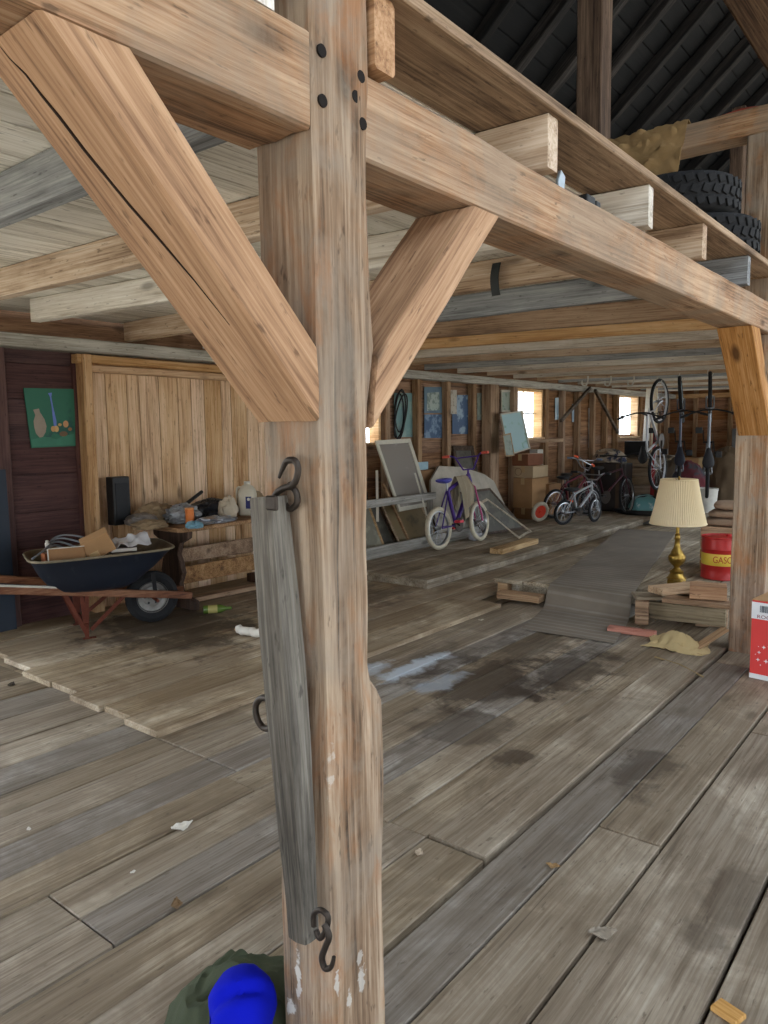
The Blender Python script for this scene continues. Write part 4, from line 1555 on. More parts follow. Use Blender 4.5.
RIM = plain(rgb(150, 146, 140), .5, .5, .4, 16, name='rim_metal')
g.lathe([(.001, .024), (.03, .024), (.034, .012), (.075, .006), (.085, .016), (.11, .02), (.124, .042), (.124, -.042), (.11, -.02), (.085, -.016), (.075, -.006), (.034, -.012), (.03, -.024), (.001, -.024)], 32, wc, Ry, cap=False)
rim = g.build('rim', RIM, tire_)
for i in range(6):
    g = MB()
    a_ = i * PI / 3
    g.lathe([(.009, -.013), (.009, .013)], 10, wc + V((math.cos(a_) * .055, 0, math.sin(a_) * .055)), Ry)
    g.build('bolt_hole', M_BLACK, rim)
g = MB()
g.tube([wc + V((0, -.2, 0)), wc + V((0, .2, 0))], .012, 10)
g.build('axle', M_RUST, t)
for s_ in (-1, 1):
    g = MB()
    g.bar((.52, s_ * .13, .23), (.50, s_ * .17, .42), .03, .006, (0, 1, 0))
    g.build('front_strap', M_BLACK, t)
# junk in the tray
wl_ = lambda x, y, z: MW @ V((x, y, z))
g = MB()
g.sheet(24, 16, lambda u, v: wl_(-.2 + .7 * u, -.23 + .46 * v, .55 + .02 * noise.noise(V((u * 6, v * 6, 2))) + .012 * noise.noise(V((u * 17, v * 17, 2)))), .012)
tag(g.build('debris', plain(rgb(120, 98, 72), .95, 0, .4, 30, .4, name='chaff')), 'brown litter and chaff filling the wheelbarrow tray', 'litter', kind='stuff')


def obox(name, label, cat, c, d, mat, rz=0., ry=0., rx=0., group=None, bevel=.002):
    g = MB()
    g.box((0, 0, 0), d)
    o = g.build(name, mat, bevel=bevel)
    o.matrix_basis = Matrix.Translation(V(c)) @ Matrix.Rotation(rz, 4, 'Z') @ Matrix.Rotation(ry, 4, 'Y') @ Matrix.Rotation(rx, 4, 'X')
    WM[o.name] = o.matrix_basis.copy()
    return tag(o, label, cat, group)


t2 = thing('cardboard_box', 'small open tan cardboard box tipped up in the wheelbarrow', 'box', M=MW @ Matrix.Translation((.12, -.13, .665)) @ Matrix.Rotation(-.15, 4, 'Z') @ Matrix.Rotation(-.42, 4, 'Y') @ Matrix.Rotation(.2, 4, 'X'))
g = MB()
g.box((0, 0, 0), (.2, .13, .15))
g.build('body', CARD, t2, bevel=.002)
g = MB()
g.box((-.05, -.0665, -.045), (.07, .002, .05))
g.build('tape', plain(rgb(196, 164, 118), .4, 0, .05, 10, name='tape'), t2)
o = obox('board', 'flat brown board with a white edge, leaning in the wheelbarrow', 'board', wl_(-.10, -.2, .605), (.24, .02, .12), CARD2, HB, 0, -.25)
g = MB()
g.box((-.122, 0, 0), (.006, .022, .124))
g.box((0, 0, .063), (.24, .022, .006))
g.build('white_edge', M_OFFWHITE, o)
obox('small_box', 'small orange-brown block at the handle end of the wheelbarrow tray', 'block', wl_(-.2, -.05, .585), (.09, .07, .07), plain(rgb(150, 86, 50), .8, 0, .2, 20, name='orange_brown'), HB + .3)
BK = plain(rgb(70, 54, 46), .6, 0, .2, 10, name='book_cover')
for i, (zz, lab) in enumerate(((.575, 'lower dark book of two lying in the wheelbarrow'), (.612, 'upper dark book of two lying in the wheelbarrow'))):
    tb_ = thing('book', lab, 'book', M=MW @ Matrix.Translation((.3, -.12 + .01 * i, zz)) @ Matrix.Rotation(.1 - .15 * i, 4, 'Z'), group='books in the wheelbarrow')
    g = MB()
    g.box((0, 0, -.014), (.19, .14, .004))
    g.box((0, 0, .014), (.19, .14, .004))
    g.box((-.0, .07, 0), (.19, .004, .03))
    g.build('cover', BK, tb_)
    g = MB()
    g.box((0, -.004, 0), (.18, .13, .024))
    g.build('pages', PAPER, tb_)
g = MB()
g.sheet(24, 18, lambda u, v: wl_(.2 + .3 * u, -.16 + .3 * v, .64 + .09 * u * (1 - abs(2 * v - 1)) + .035 * noise.noise(V((u * 5, v * 5, 9))) + .012 * noise.noise(V((u * 14, v * 14, 9)))), .003)
tag(g.build('plastic_sheet', plain(rgb(208, 208, 212), .3, 0, .2, 8, name='white_plastic')), 'crumpled white plastic sheet on the front of the wheelbarrow load', 'sheet')
g = MB()
for i in range(4):
    pts = [wl_(-.33 + .05 * i + .30 * f + .02 * math.sin(f * 5 + i), -.27 + .07 * i + .24 * math.sin(f * 2.4 + .3 * i), .62 + .015 * i + .05 * math.sin(f * PI)) for f in [q / 14 for q in range(15)]]
    g.tube(pts, .0075, 8)
tag(g.build('hose', plain(rgb(112, 114, 118), .45, .2, .2, 14, name='grey_hose')), 'coil of grey hose looping over the handle end of the wheelbarrow tray', 'hose')
g = MB()
g.lathe([(.015, 0), (.016, .05), (.011, .055), (.011, .07), (.001, .072)], 14, wl_(-.2, .03, .63))
tag(g.build('hose_fitting', M_OFFWHITE), 'small white plastic fitting on the hose in the wheelbarrow', 'fitting')

# ---------------------------------------------------------------- work table
T0 = at(179, 529, 'z', .75)
tx1, ty0 = T0.x, T0.y
TZ = .75
W_TAB = wood(rgb(92, 66, 46), rgb(142, 110, 80), rgb(172, 140, 108), var=.04, bump=.3, crack=.3)
t = thing('trestle_table', 'wooden trestle table with shaped legs against the light boards, covered with clutter', 'table', (tx1 - .35, ty0 + .75, .034))
g = MB()
poly = []
for i in range(40):
    u = i / 39
    poly.append((tx1 - .0 + .012 * math.sin(u * 9), ty0 + .03 + 1.5 * u))
poly += [(-5.62, ty0 + 1.53), (-5.62, ty0 + .02)] + [(tx1 - .03, ty0)]
g.prism(poly, TZ - .035, TZ)
g.build('tabletop', W_TAB, t, True, bevel=.006)
W_DK = wood(rgb(40, 28, 22), rgb(70, 50, 38), rgb(96, 72, 56), var=.05, bump=.3, crack=.3, axis='Z')
for yy_ in (ty0 + .22, ty0 + 1.3):
    g = MB()
    half = [(.30, .0), (.30, .08), (.12, .12), (.10, .2), (.15, .3), (.12, .4), (.09, .45), (.13, .55), (.24, .6), (.26, .714)]
    pl = [(x, z) for x, z in half] + [(-x, z) for x, z in reversed(half)]
    g.prism(pl, -.025, .025, Matrix.Translation((tx1 - .4, yy_, .036)) @ Matrix(((1, 0, 0, 0), (0, 0, 1, 0), (0, 1, 0, 0), (0, 0, 0, 1))))
    g.build('trestle_leg', W_DK, t, True, bevel=.006)
g = MB()
g.box((tx1 - .33, ty0 + .76, .30), (.035, 1.1, .15), None, 0, .2)
g.build('stretcher', W_TAB, t, True, bevel=.006)
g = MB()
pl = [(ty0 + .2, .38), (ty0 + 1.18, .36), (ty0 + 1.25, .41), (ty0 + 1.2, .5), (ty0 + .2, .5)]
g.prism(pl, tx1 - .52, tx1 - .49, Matrix(((0, 0, 1, 0), (1, 0, 0, 0), (0, 1, 0, 0), (0, 0, 0, 1))), 0, .6)
g.build('back_plank', W_TAB, t, True, bevel=.005)

# jug
jc = at(248, 515, 'z', TZ)
t = thing('jug', 'white plastic jug with a dark blue label, at the post end of the table', 'jug', (jc.x, jc.y, TZ), .5)
g = MB()


def jugp(w_, d_, z, n=32, p=.6):
    return [V((w_ * math.copysign(abs(math.cos(a_)) ** p, math.cos(a_)), d_ * math.copysign(abs(math.sin(a_)) ** p, math.sin(a_)), z)) for a_ in [2 * PI * i / n for i in range(n)]]


sc_ = [jugp(.07, .06, 0), jugp(.08, .068, .01), jugp(.08, .068, .19), jugp(.074, .062, .225), jugp(.05, .042, .265), jugp(.026, .026, .28), jugp(.026, .026, .292)]
vs = [p for s_ in sc_ for p in s_]
n = 32
fs = [(i * n + j, i * n + (j + 1) % n, (i + 1) * n + (j + 1) % n, (i + 1) * n + j) for i in range(len(sc_) - 1) for j in range(n)] + [tuple(range(n - 1, -1, -1)), tuple(range(6 * n, 7 * n))]
g.add(vs, fs, 0, True)
JW = plain(rgb(206, 198, 178), .45, 0, .2, 8, name='jug_plastic')
g.build('body', JW, t, sharp=55)
g = MB()
g.tube(smooth_pts([V((-.055, 0, .25)), V((-.09, 0, .25)), V((-.10, 0, .2)), V((-.095, 0, .13)), V((-.075, 0, .1))]), .011, 10)
g.build('handle', JW, t)
g = MB()
g.lathe([(.029, .288), (.029, .308), (.001, .31)], 20)
g.build('cap', M_OFFWHITE, t)
g = MB()
g.box((.035, -.0685, .12), (.055, .003, .11))
lb = g.build('label', plain(rgb(36, 44, 104), .5, 0, .1, 10, name='blue_label'), t)
g = MB()
g.ball((.035, -.071, .15), (.014, .001, .014), 12, 6)
g.build('emblem', PAPER, lb)
# orange can
oc = at(190, 524, 'z', TZ)
t = thing('can', 'small orange can standing on the front edge of the cluttered table', 'can', (oc.x, oc.y, TZ))
g = MB()
g.lathe([(.034, 0), (.036, .004), (.036, .12), (.034, .124)], 24)
g.build('body', plain(rgb(214, 118, 46), .45, 0, .15, 8, name='orange'), t)
g = MB()
g.lathe([(.035, .122), (.037, .124), (.037, .134), (.001, .136)], 24)
g.build('lid', plain(rgb(226, 150, 84), .5, 0, .1, 8, name='orange_lid'), t)
# soft clutter
SK = cloth(rgb(150, 128, 100), 300, bump=.3, mottle=.35, name='sacking')
ZS = TZ + .002
ty_ = lambda px, x: at(px, 505, 'x', x).y
crumple('sack', 'crumpled tan sack at the wheelbarrow end of the table', 'sack', (-5.47, ty0 + .17, ZS), (.13, .18, .1), SK, .5, 4, .55, 30, freq=1.3)
crumple('plastic_bag', 'grey crumpled bag at the table end nearest the wheelbarrow', 'bag', (-5.40, ty0 - .02, ZS), (.17, .1, .06), plain(rgb(120, 112, 106), .4, 0, .3, 9, name='grey_bag'), .5, 5, .55, 24, freq=1.3)
crumple('plastic_bag', 'clear grey plastic bag heaped mid table behind the orange can', 'bag', (-5.26, ty_(182, -5.26), ZS), (.13, .14, .10), plain(rgb(150, 152, 154), .25, .1, .4, 16, name='clear_bag'), .6, 6, .55, 30, freq=1.6)
crumple('rag', 'pale blue rag on the table edge beside the orange can', 'rag', (-4.86, ty0 + .1, ZS), (.06, .07, .035), cloth(rgb(120, 160, 176), 300, name='pale_blue'), .5, 7, .55, 20, freq=1.4)
crumple('foil', 'silvery crumpled foil sheet on the table between the orange can and jug', 'foil', (-5.02, ty_(214, -5.02), ZS), (.1, .2, .035), plain(rgb(168, 170, 176), .3, .6, .3, 16, name='foil'), .6, 8, .5, 26, freq=1.6)
crumple('black_bag', 'dark crumpled bag at the back of the table', 'bag', (-5.4, ty_(212, -5.4), ZS), (.16, .2, .10), plain(rgb(34, 34, 38), .4, 0, .2, 9, name='dark_bag'), .5, 9, .55, 26, freq=1.4)
crumple('paper_bag', 'crumpled light paper bag beside the white jug', 'bag', (-5.22, ty_(228, -5.22), ZS), (.07, .09, .12), plain(rgb(190, 176, 154), .8, 0, .2, 9, name='kraft'), .5, 10, .5, 22, freq=1.4)
crumple('sack', 'pale sack lying behind the white jug', 'sack', (-5.45, ty_(252, -5.45), ZS), (.1, .16, .12), SK, .4, 12, .55, 20)
crumple('sack', 'flat brown sack along the front of the table under the foil end', 'sack', (-5.15, ty_(148, -5.15) , ZS), (.12, .14, .045), SK, .5, 14, .55, 24, freq=1.4)
bp = at(118, 489, 'x', -5.6)
t = thing('black_box', 'upright black box on the table against the light boards', 'box', (-5.6, bp.y, TZ), .05)
g = MB()
g.box((0, 0, .2), (.1, .16, .4))
g.build('body', M_BLACK, t, bevel=.008, seg=2)
g = MB()
g.box((.052, 0, .2), (.006, .12, .3))
g.build('front_panel', plain(rgb(34, 36, 40), .7, 0, .2, 40, name='grille'), t, bevel=.002)
g = MB()
p0 = V((-5.36, ty_(186, -5.36), TZ + .1))
g.tube([p0 + V((0, -.02, .03)), p0 + V((-.06, .22, .13))], .016, 10)
tag(g.build('dark_tube', M_BLACK), 'short dark tube propped up on the bags of the table', 'tube')

# ---------------------------------------------------------------- small things on the floor
def leaf(name, label, cat, px, py, s_, col, seed=1, group=None, z=0.):
    p = at(px, py, 'z', z)
    g = MB()
    g.sheet(10, 8, lambda u, v: (s_ * (u - .5) * (1 - .5 * abs(2 * v - 1) ** 2), s_ * .6 * (v - .5) * (1 - .6 * (2 * u - 1) ** 2), .004 + s_ * .16 * abs(noise.noise(V((u * 2.5 + seed, v * 2.5, seed)))) + s_ * .1 * (2 * u - 1) ** 2), .0015)
    o = g.build(name, plain(col, .8, 0, .25, 40, name='dry_leaf'))
    o.matrix_basis = Matrix.Translation((p.x, p.y, z + .003)) @ Matrix.Rotation(seed * 1.3, 4, 'Z')
    return tag(o, label, cat, group)


leaf('paper_scrap', 'white torn paper scrap alone on the floorboards between wheelbarrow and near post', 'paper', 182, 829, .085, rgb(214, 208, 196), 1)
leaf('leaf', 'curled brown dry leaf on the boards, near the green jacket', 'leaf', 177, 907, .06, rgb(118, 94, 66), 2)
leaf('leaf', 'pale crumpled dry leaf on a dark floor gap, right of the near post', 'leaf', 603, 936, .09, rgb(150, 138, 122), 3)
leaf('leaf', 'small pale leaf by a board joint, just right of the near post', 'leaf', 419, 855, .05, rgb(186, 168, 146), 4)
leaf('leaf', 'tan leaf flake on the board seam right of the near post', 'leaf', 553, 868, .05, rgb(150, 118, 78), 5)
leaf('paper_scrap', 'tiny white crumb on the boards below the torn paper scrap', 'paper', 133, 874, .02, rgb(206, 200, 190), 6)
leaf('paper_scrap', 'small white flake on the blue-grey boards at the frame edge', 'paper', 29, 831, .025, rgb(206, 200, 190), 7)
leaf('leaf', 'small pale chip on the boards near the deck', 'leaf', 481, 621, .05, rgb(196, 186, 168), 8)
leaf('twig', 'tiny dark twig bit on the raised boards', 'twig', 11, 686, .07, rgb(60, 50, 40), 9)
c = at(728, 1015, 'z', 0)
obox('wood_scrap', 'tan wood scrap on the floor beside the wide gap, closest to the viewer', 'scrap', (c.x, c.y, .008), (.07, .05, .014), wood(rgb(150, 110, 66), rgb(190, 148, 98), rgb(210, 172, 124), var=.02), -.3)
p = at(248, 636, 'z', .035)
t = thing('paper_roll', 'crumpled white paper roll on the raised boards beyond the wheelbarrow wheel', 'paper', (p.x, p.y, .036), .15)
g = MB()
g.tube([V((-.11 + .22 * i / 10, .012 * math.sin(i * 1.3), .034 + .004 * math.sin(i * 2))) for i in range(11)], [.026 + .007 * abs(math.sin(i * 1.7)) for i in range(11)], 12)
g.build('roll', PAPER, t)
g = MB()
g.tube([(-.118, 0, .034), (-.1, 0, .034)], .012, 10)
g.build('core', CARD, t)
p = at(217, 613, 'z', .035)
t = thing('bottle', 'green bottle lying on the floor under the table', 'bottle', (p.x, p.y, .07), .9)
g = MB()
g.lathe([(.001, -.11), (.032, -.108), (.034, -.1), (.034, .03), (.014, .08), (.013, .12), (.001, .121)], 20, (0, 0, 0), Matrix.Rotation(PI / 2, 3, 'Y'))
g.build('body', plain(rgb(86, 110, 44), .2, 0, .2, 9, name='green_glass'), t)
g = MB()
g.lathe([(.0345, -.07), (.0348, -.065), (.0348, .0), (.0345, .005)], 20, (0, 0, 0), Matrix.Rotation(PI / 2, 3, 'Y'), cap=False)
g.build('label', plain(rgb(170, 160, 96), .6, 0, .2, 9, name='bottle_label'), t)
p = at(250, 594, 'z', .035)
crumple('teal_bag', 'dark teal bundle under the far end of the table', 'bag', (-4.52, p.y + .2, .037), (.14, .18, .1), cloth(rgb(28, 62, 78), 300, name='teal'), .35, 13, .6, 18)
o = block('plank', 'dark plank lying on the floor under the table', 'plank', (-5.3, 4.2, .06), (.9, .12, .04), 1.5, 0, W_STUD)
g = MB()
pp = [at(455, 932 - 300, 'z', 0)]
p0, p1 = at(690, 668, 'z', 0), at(700, 677, 'z', 0)
q0, q1 = at(655, 658, 'z', 0), at(703, 678, 'z', 0)
g.tube([V((q0.x, q0.y, .008)), q0.lerp(q1, .5) + V((0, .03, .012)), V((q1.x, q1.y, .008))], .006, 6)
tag(g.build('straw', plain(rgb(150, 128, 92), .8, 0, .2, 20, name='straw')), 'long dry stalk lying on the boards in front of the far post', 'stalk')
# ---------------------------------------------------------------- bicycles
def bicycle(name, label, M, r, wb, seat, bar, fc, tc, sc, gc, bmx=True, group=None, steer=0., tw=.024, guard=None, lean=None, bars=True, rimc=None, forkc=None, barc=None, pedc=None, thick=1.):
    t = thing(name, label, 'bicycle', M=M, group=group)
    FM = plain(fc, .35, .25, .1, 12, name='bike_paint')
    TM = plain(tc, .85, 0, .2, 30, name='bike_tire')
    RM = M_CHROME if rimc is None else plain(rimc, .4, .1, .1, 20, name='bike_rim')
    SM = plain(sc, .6, 0, .15, 20, name='bike_saddle')
    GM = plain(gc, .6, 0, .15, 20, name='bike_grip')
    A, Fx = V((-wb / 2, 0, r)), V((wb / 2, 0, r))
    bb = V((-wb * .09, 0, r * 1.02))
    clus = V((-wb * .24, 0, seat * .84))
    ht = V((wb * .29, 0, bar * .78))
    hb = V((wb * .335, 0, bar * .78 - .11))
    tr_ = (.016 if r < .3 else .017) * thick
    g = MB()
    for p, q, rr_ in ((bb, clus, tr_), (clus, ht - V((0, 0, .02)), tr_), (bb, hb, tr_ * 1.15), (ht, hb, tr_ * 1.2)):
        g.tube([p, q], rr_, 10)
    for s_ in (-1, 1):
        o_ = V((0, s_ * .05, 0))
        g.tube([bb + V((0, s_ * .02, 0)), A + o_], .009, 8)
        g.tube([clus + V((0, s_ * .015, 0)), A + o_], .008, 8)
    g.build('frame', FM, t)
    # everything that steers
    St = Matrix.Translation(hb) @ Matrix.Rotation(steer, 4, (ht - hb).normalized()) @ Matrix.Translation(-hb)
    T = lambda p: St @ V(p)
    g = MB()
    top = hb + V((.01, 0, -.02))
    for s_ in (-1, 1):
        g.tube([T(top + V((0, s_ * .01, 0))), T(top + V((.01, s_ * .045, -.03))), T(Fx + V((-.01, s_ * .048, .08))), T(Fx + V((0, s_ * .048, 0)))], .011, 8)
    g.build('fork', FM if forkc is None else plain(forkc, .35, .25, .1, 12, name='fork_paint'), t)
    dirr = (ht - hb).normalized()
    stem = ht + dirr * .05
    hz = bar
    if bars:
        g = MB()
        g.tube([T(ht), T(stem + V((.03, 0, 0)))], .012, 8)
        cx = stem.x + .03
        if bmx:
            pp = [(cx - .05, -.30, hz), (cx - .02, -.2, hz), (cx, -.16, hz - .02), (cx + .01, -.07, stem.z + .01), (cx + .01, .07, stem.z + .01), (cx, .16, hz - .02), (cx - .02, .2, hz), (cx - .05, .30, hz)]
            g.tube([T(p) for p in pp], .0105, 8)
            g.tube([T((cx, -.15, hz - .03)), T((cx, .15, hz - .03))], .008, 8)
            gp_ = [((cx - .03, s_ * .22, hz), (cx - .05, s_ * .31, hz)) for s_ in (-1, 1)]
        else:
            pp = [(cx - .06, -.33, hz), (cx - .01, -.2, hz), (cx + .02, -.08, hz - .03), (cx + .02, .08, hz - .03), (cx - .01, .2, hz), (cx - .06, .33, hz)]
            g.tube([T(p) for p in pp], .0115, 8)
            g.tube([T(ht), T((cx + .02, 0, hz - .03))], .014, 8)
            gp_ = [((cx - .03, s_ * .25, hz), (cx - .065, s_ * .345, hz)) for s_ in (-1, 1)]
        hbar = g.build('handlebar', plain(barc, .35, .2, .1, 12, name='bar_paint') if barc else (M_CHROME if bmx else M_BLACK), t)
        for p, q in gp_:
            g = MB()
            g.tube([T(p), T(q)], .0175, 10)
            g.build('grip', GM, hbar)
            if not bmx:
                g = MB()
                a_ = V(p)
                g.tube([T(a_ + V((.02, 0, 0))), T(a_ + V((.06, 0, -.02))), T(a_ + V((.06, math.copysign(.09, a_.y), -.02)))], .005, 6)
                g.build('brake_lever', M_BLACK, hbar)
    for nm, c, tt in (('rear_wheel', A, None), ('front_wheel', Fx, St)):
        g = MB()
        if tt is not None:
            g.M = tt
        g.ring(c, (0, 1, 0), r - tw, tw, 40, 10)
        wh_ = g.build(nm, TM, t)
        g = MB()
        if tt is not None:
            g.M = tt
        Rr = Matrix.Rotation(PI / 2, 3, 'X')
        ri = r - 2 * tw
        g.lathe([(ri + .006, -.012), (ri - .006, -.014), (ri - .012, 0), (ri - .006, .014), (ri + .006, .012)], 40, c, Rr, cap=False)
        g.build('rim', RM, wh_)
        g = MB()
        if tt is not None:
            g.M = tt
        g.tube([c + V((0, -.045, 0)), c + V((0, .045, 0))], .018, 10)
        for i in range(20):
            a_ = 2 * PI * i / 20
            g.tube([c + V((.015 * math.cos(a_ + .8), .025 * (-1) ** i, .015 * math.sin(a_ + .8))), c + V((ri * math.cos(a_), 0, ri * math.sin(a_)))], .0016, 4, cap=False)
        g.build('spoked_hub', M_CHROME, wh_)
    # saddle
    g = MB()
    g.tube([clus, V((clus.x - .02, 0, seat - .03))], .012, 8)
    g.build('seat_post', M_CHROME, t)

    def sad(p, q):
        w_ = .5 + .5 * max(0., min(1., (-p.x + .45) / 1.1))
        return V((p.x * .135, p.y * (.035 + .055 * w_ * w_ * (1.15 if bmx else 1)), p.z * .032 + .012 * p.x * p.x))
    g = MB()
    g.ball((clus.x - .04, 0, seat - .01), (1, 1, 1), 24, 12, None, 0, sad)
    g.build('saddle', SM, t)
    # crank
    g = MB()
    g.lathe([(.001, -.003), (r * .34, -.003), (r * .34, .003), (.001, .003)], 28, bb + V((0, -.05, 0)), Matrix.Rotation(PI / 2, 3, 'X'))
    ca = V((.11 if r < .3 else .16, 0, -.05))
    for s_ in (-1, 1):
        g.bar(bb + V((0, s_ * .06, 0)), bb + ca * s_ + V((0, s_ * .075, 0)), .018, .012)
    g.tube([bb + V((0, -.07, 0)), bb + V((0, .07, 0))], .014, 8)
    ck = g.build('crank', M_IRON, t)
    for s_ in (-1, 1):
        g = MB()
        g.box(bb + ca * s_ + V((0, s_ * .125, 0)), (.085, .085, .028))
        g.build('pedal', plain(pedc, .5, 0, .1, 12, name='pedal_plastic') if pedc else (GM if bmx else M_BLACK), ck, bevel=.006)
    if guard:
        g = MB()
        g.bar(bb + V((.04, -.06, .03)), A + V((-.02, -.06, .03)), .006, .07)
        g.build('chain_guard', plain(guard, .4, .1, .1, 10, name='chain_guard'), t)
    return t


# purple bicycle on the platform
R1 = 0.25
pa_, pb_ = at(440, 550, 'z', .12), at(480, 541, 'z', .12)
hd = math.atan2(pb_.y - pa_.y, pb_.x - pa_.x)
MB1 = Matrix.Translation(((pa_.x + pb_.x) / 2, (pa_.y + pb_.y) / 2, .122)) @ Matrix.Rotation(hd, 4, 'Z') @ Matrix.Rotation(-.07, 4, 'X')
bk = bicycle('bicycle', "purple child's bicycle with cream tires and orange grips, standing on the platform", MB1, R1, max(.8, (pb_ - pa_).length), .80, 1.08, rgb(74, 48, 128), rgb(206, 196, 172), rgb(92, 92, 190), rgb(236, 106, 84), True, None, .12, .027, None, None, True, None, rgb(170, 60, 110), rgb(86, 56, 150), rgb(232, 70, 84), 1.45)
g = MB()


def drape(u, v):
    q = 2 * v - 1
    y = .10 * math.copysign(min(1, abs(q) * 2.2), q) * (1 if abs(q) < 1 else 1)
    x = -.03 + .22 * u + .02 * math.sin(q * 5 + u * 4)
    z = .83 - .52 * max(0, abs(q) - .12) * (1 - .25 * math.sin(u * 3 + q)) + .015 * noise.noise(V((u * 4, q * 4, 1)))
    return MB1 @ V((x, y + .018 * math.sin(u * 16), z))


g.sheet(24, 30, drape, .006)
tag(g.build('towel', cloth(rgb(176, 164, 142), 280, bump=.3, mottle=.3, name='beige_cloth')), 'beige cloth draped over the frame of the purple bicycle', 'cloth')
c = at(478, 540, 'z', .12)
crumple('rag', 'white crumpled rag on the platform under the purple bicycle', 'rag', (c.x - .02, c.y, .122), (.09, .12, .06), cloth(rgb(206, 206, 212), 280, name='white_rag'), .5, 21, .55, 18, freq=1.4)

# ---------------------------------------------------------------- rack of pictures along the wall
t = thing('picture_rack', 'long grey wooden rack of two rails holding old pictures against the wall', 'rack', (-5.12, 7.1, .12))
W_RK = wood(rgb(104, 100, 94), rgb(150, 146, 138), rgb(180, 176, 168), var=.05, bump=.3, crack=.4)
for nm, z0, z1, y0, y1 in (('lower_rail', .122, .25, 5.75, 8.35), ('upper_rail', .68, .765, 5.75, 7.35)):
    g = MB()
    g.box((0, 0, 0), (y1 - y0, .04, z1 - z0))
    M_ = Matrix.Translation((-5.1, (y0 + y1) / 2, (z0 + z1) / 2)) @ Matrix.Rotation(PI / 2, 4, 'Z')
    o = g.build(nm, W_RK, t, bevel=.004)
    o.matrix_basis = WM[t.name].inverted() @ M_
for yy_ in (5.8, 7.3):
    g = MB()
    g.box((0, 0, 0), (.55, .04, .07))
    o = g.build('post', W_RK, t, bevel=.004)
    o.matrix_basis = WM[t.name].inverted() @ Matrix.Translation((-5.14, yy_, .4)) @ Matrix.Rotation(PI / 2, 4, 'Y')

FR_DARK = wood(rgb(46, 36, 30), rgb(76, 60, 48), rgb(104, 86, 70), var=.05, knots=0, crack=.1, bump=.2)
FR_TAN = wood(rgb(120, 96, 70), rgb(162, 134, 102), rgb(186, 160, 130), var=.05, knots=0, crack=.1, bump=.2)
FR_WHITE = plain(rgb(206, 200, 184), .6, 0, .15, 20, name='white_frame')


def art(c1, c2, sc=3., th=.5):
    return plain(c1, .55, 0, .3, sc, second=c2, sthr=th, name='faded_print')


def lean4(y0, y1, z0, z1, xb, xt, dy=0.):
    """corners of a panel whose foot is at xb and whose head leans back to xt; bl br tr tl seen from the room"""
    return [V((xb, y0, z0)), V((xb, y1, z0)), V((xt, y1 + dy, z1)), V((xt, y0 + dy, z1))]


quad_frame('framed_picture', 'tan framed grey picture low behind the rack, next to the near post', 'picture', lean4(5.98, 6.55, .13, .66, -5.22, -5.42, -.06), .03, .02, FR_TAN, art(rgb(120, 116, 100), rgb(150, 146, 126)), 'pictures leaning in the rack')
g = MB()
cr_ = [V((-5.27, 6.28 + .11 * math.cos(a_), .28 + .17 * math.sin(a_))) for a_ in [1.45 + 1.7 * i / 14 for i in range(15)]]
g.tube([V((p.x - .2 * (p.z - .13) / .53 + .075, p.y, p.z)) for p in cr_], [.004 + .014 * math.sin(PI * i / 14) for i in range(15)], 8)
tag(g.build('antler', plain(rgb(196, 190, 172), .6, 0, .2, 20, name='bone')), 'pale curved tusk shape in front of the low tan framed picture', 'ornament')
quad_frame('framed_picture', 'brown framed dull picture, low behind the rack beside the bike wheel', 'picture', lean4(6.8, 7.55, .13, .68, -5.2, -5.42, -.12), .035, .02, FR_TAN, art(rgb(124, 106, 74), rgb(96, 84, 62)), 'pictures leaning in the rack')
quad_frame('framed_picture', 'dark framed picture standing low in the rack between the tan frames', 'picture', lean4(6.42, 6.86, .13, .72, -5.3, -5.5, -.15), .03, .02, FR_DARK, art(rgb(78, 74, 66), rgb(100, 96, 84)), 'pictures leaning in the rack')
g = MB()
g.bar((-5.148, 6.95, .13), (-5.22, 6.5, .92), .035, .02)
tag(g.build('slat', W_STUD, bevel=.002), 'slim slanting slat leaning in the rack beside the brown framed picture', 'slat')
g = MB()
g.bar((-5.2, 6.38, .5), (-5.38, 6.6, 1.05), .03, .02)
tag(g.build('slat', FR_WHITE, bevel=.002), 'short pale slat against the left edge of the white framed screen', 'slat')
tlp, trp = at(374, 441, 'x', -5.45), at(409, 439, 'x', -5.45)
brp, blp = at(430, 506, 'x', -5.22), at(398, 512, 'x', -5.22)
quad_frame('framed_screen', 'large white framed grey screen tilted against the wall above the rack', 'screen', [blp, brp, trp, tlp], .05, .025, FR_WHITE, art(rgb(136, 128, 120), rgb(164, 158, 150), 2.2, .56))
g = MB()
g.bar(at(415, 473, 'x', -5.16), at(427, 516, 'x', -5.05), .035, .02)
tag(g.build('white_stick', FR_WHITE, bevel=.002), 'white painted stick leaning on the rack in front of the tilted screen', 'stick')
g = MB()
bl_ = at(421, 466, 'x', -5.6)
g.box((bl_.x, bl_.y, bl_.z), (.03, .28, .1))
tag(g.build('pale_blue_box', plain(rgb(164, 196, 210), .6, 0, .2, 12, name='pale_blue_card'), bevel=.003), 'pale blue flat box on the wall behind the tilted screen', 'box')
g = MB()
g.box((-5.6, bl_.y, bl_.z / 2), (.16, .3, bl_.z - .13))
g.M = Matrix.Identity(4)
o = obox('crate', 'narrow brown crate behind the rack, under the pale blue box', 'crate', (-5.58, bl_.y, (.122 + bl_.z - .05) / 2), (.14, .34, bl_.z - .05 - .122), CARD2)
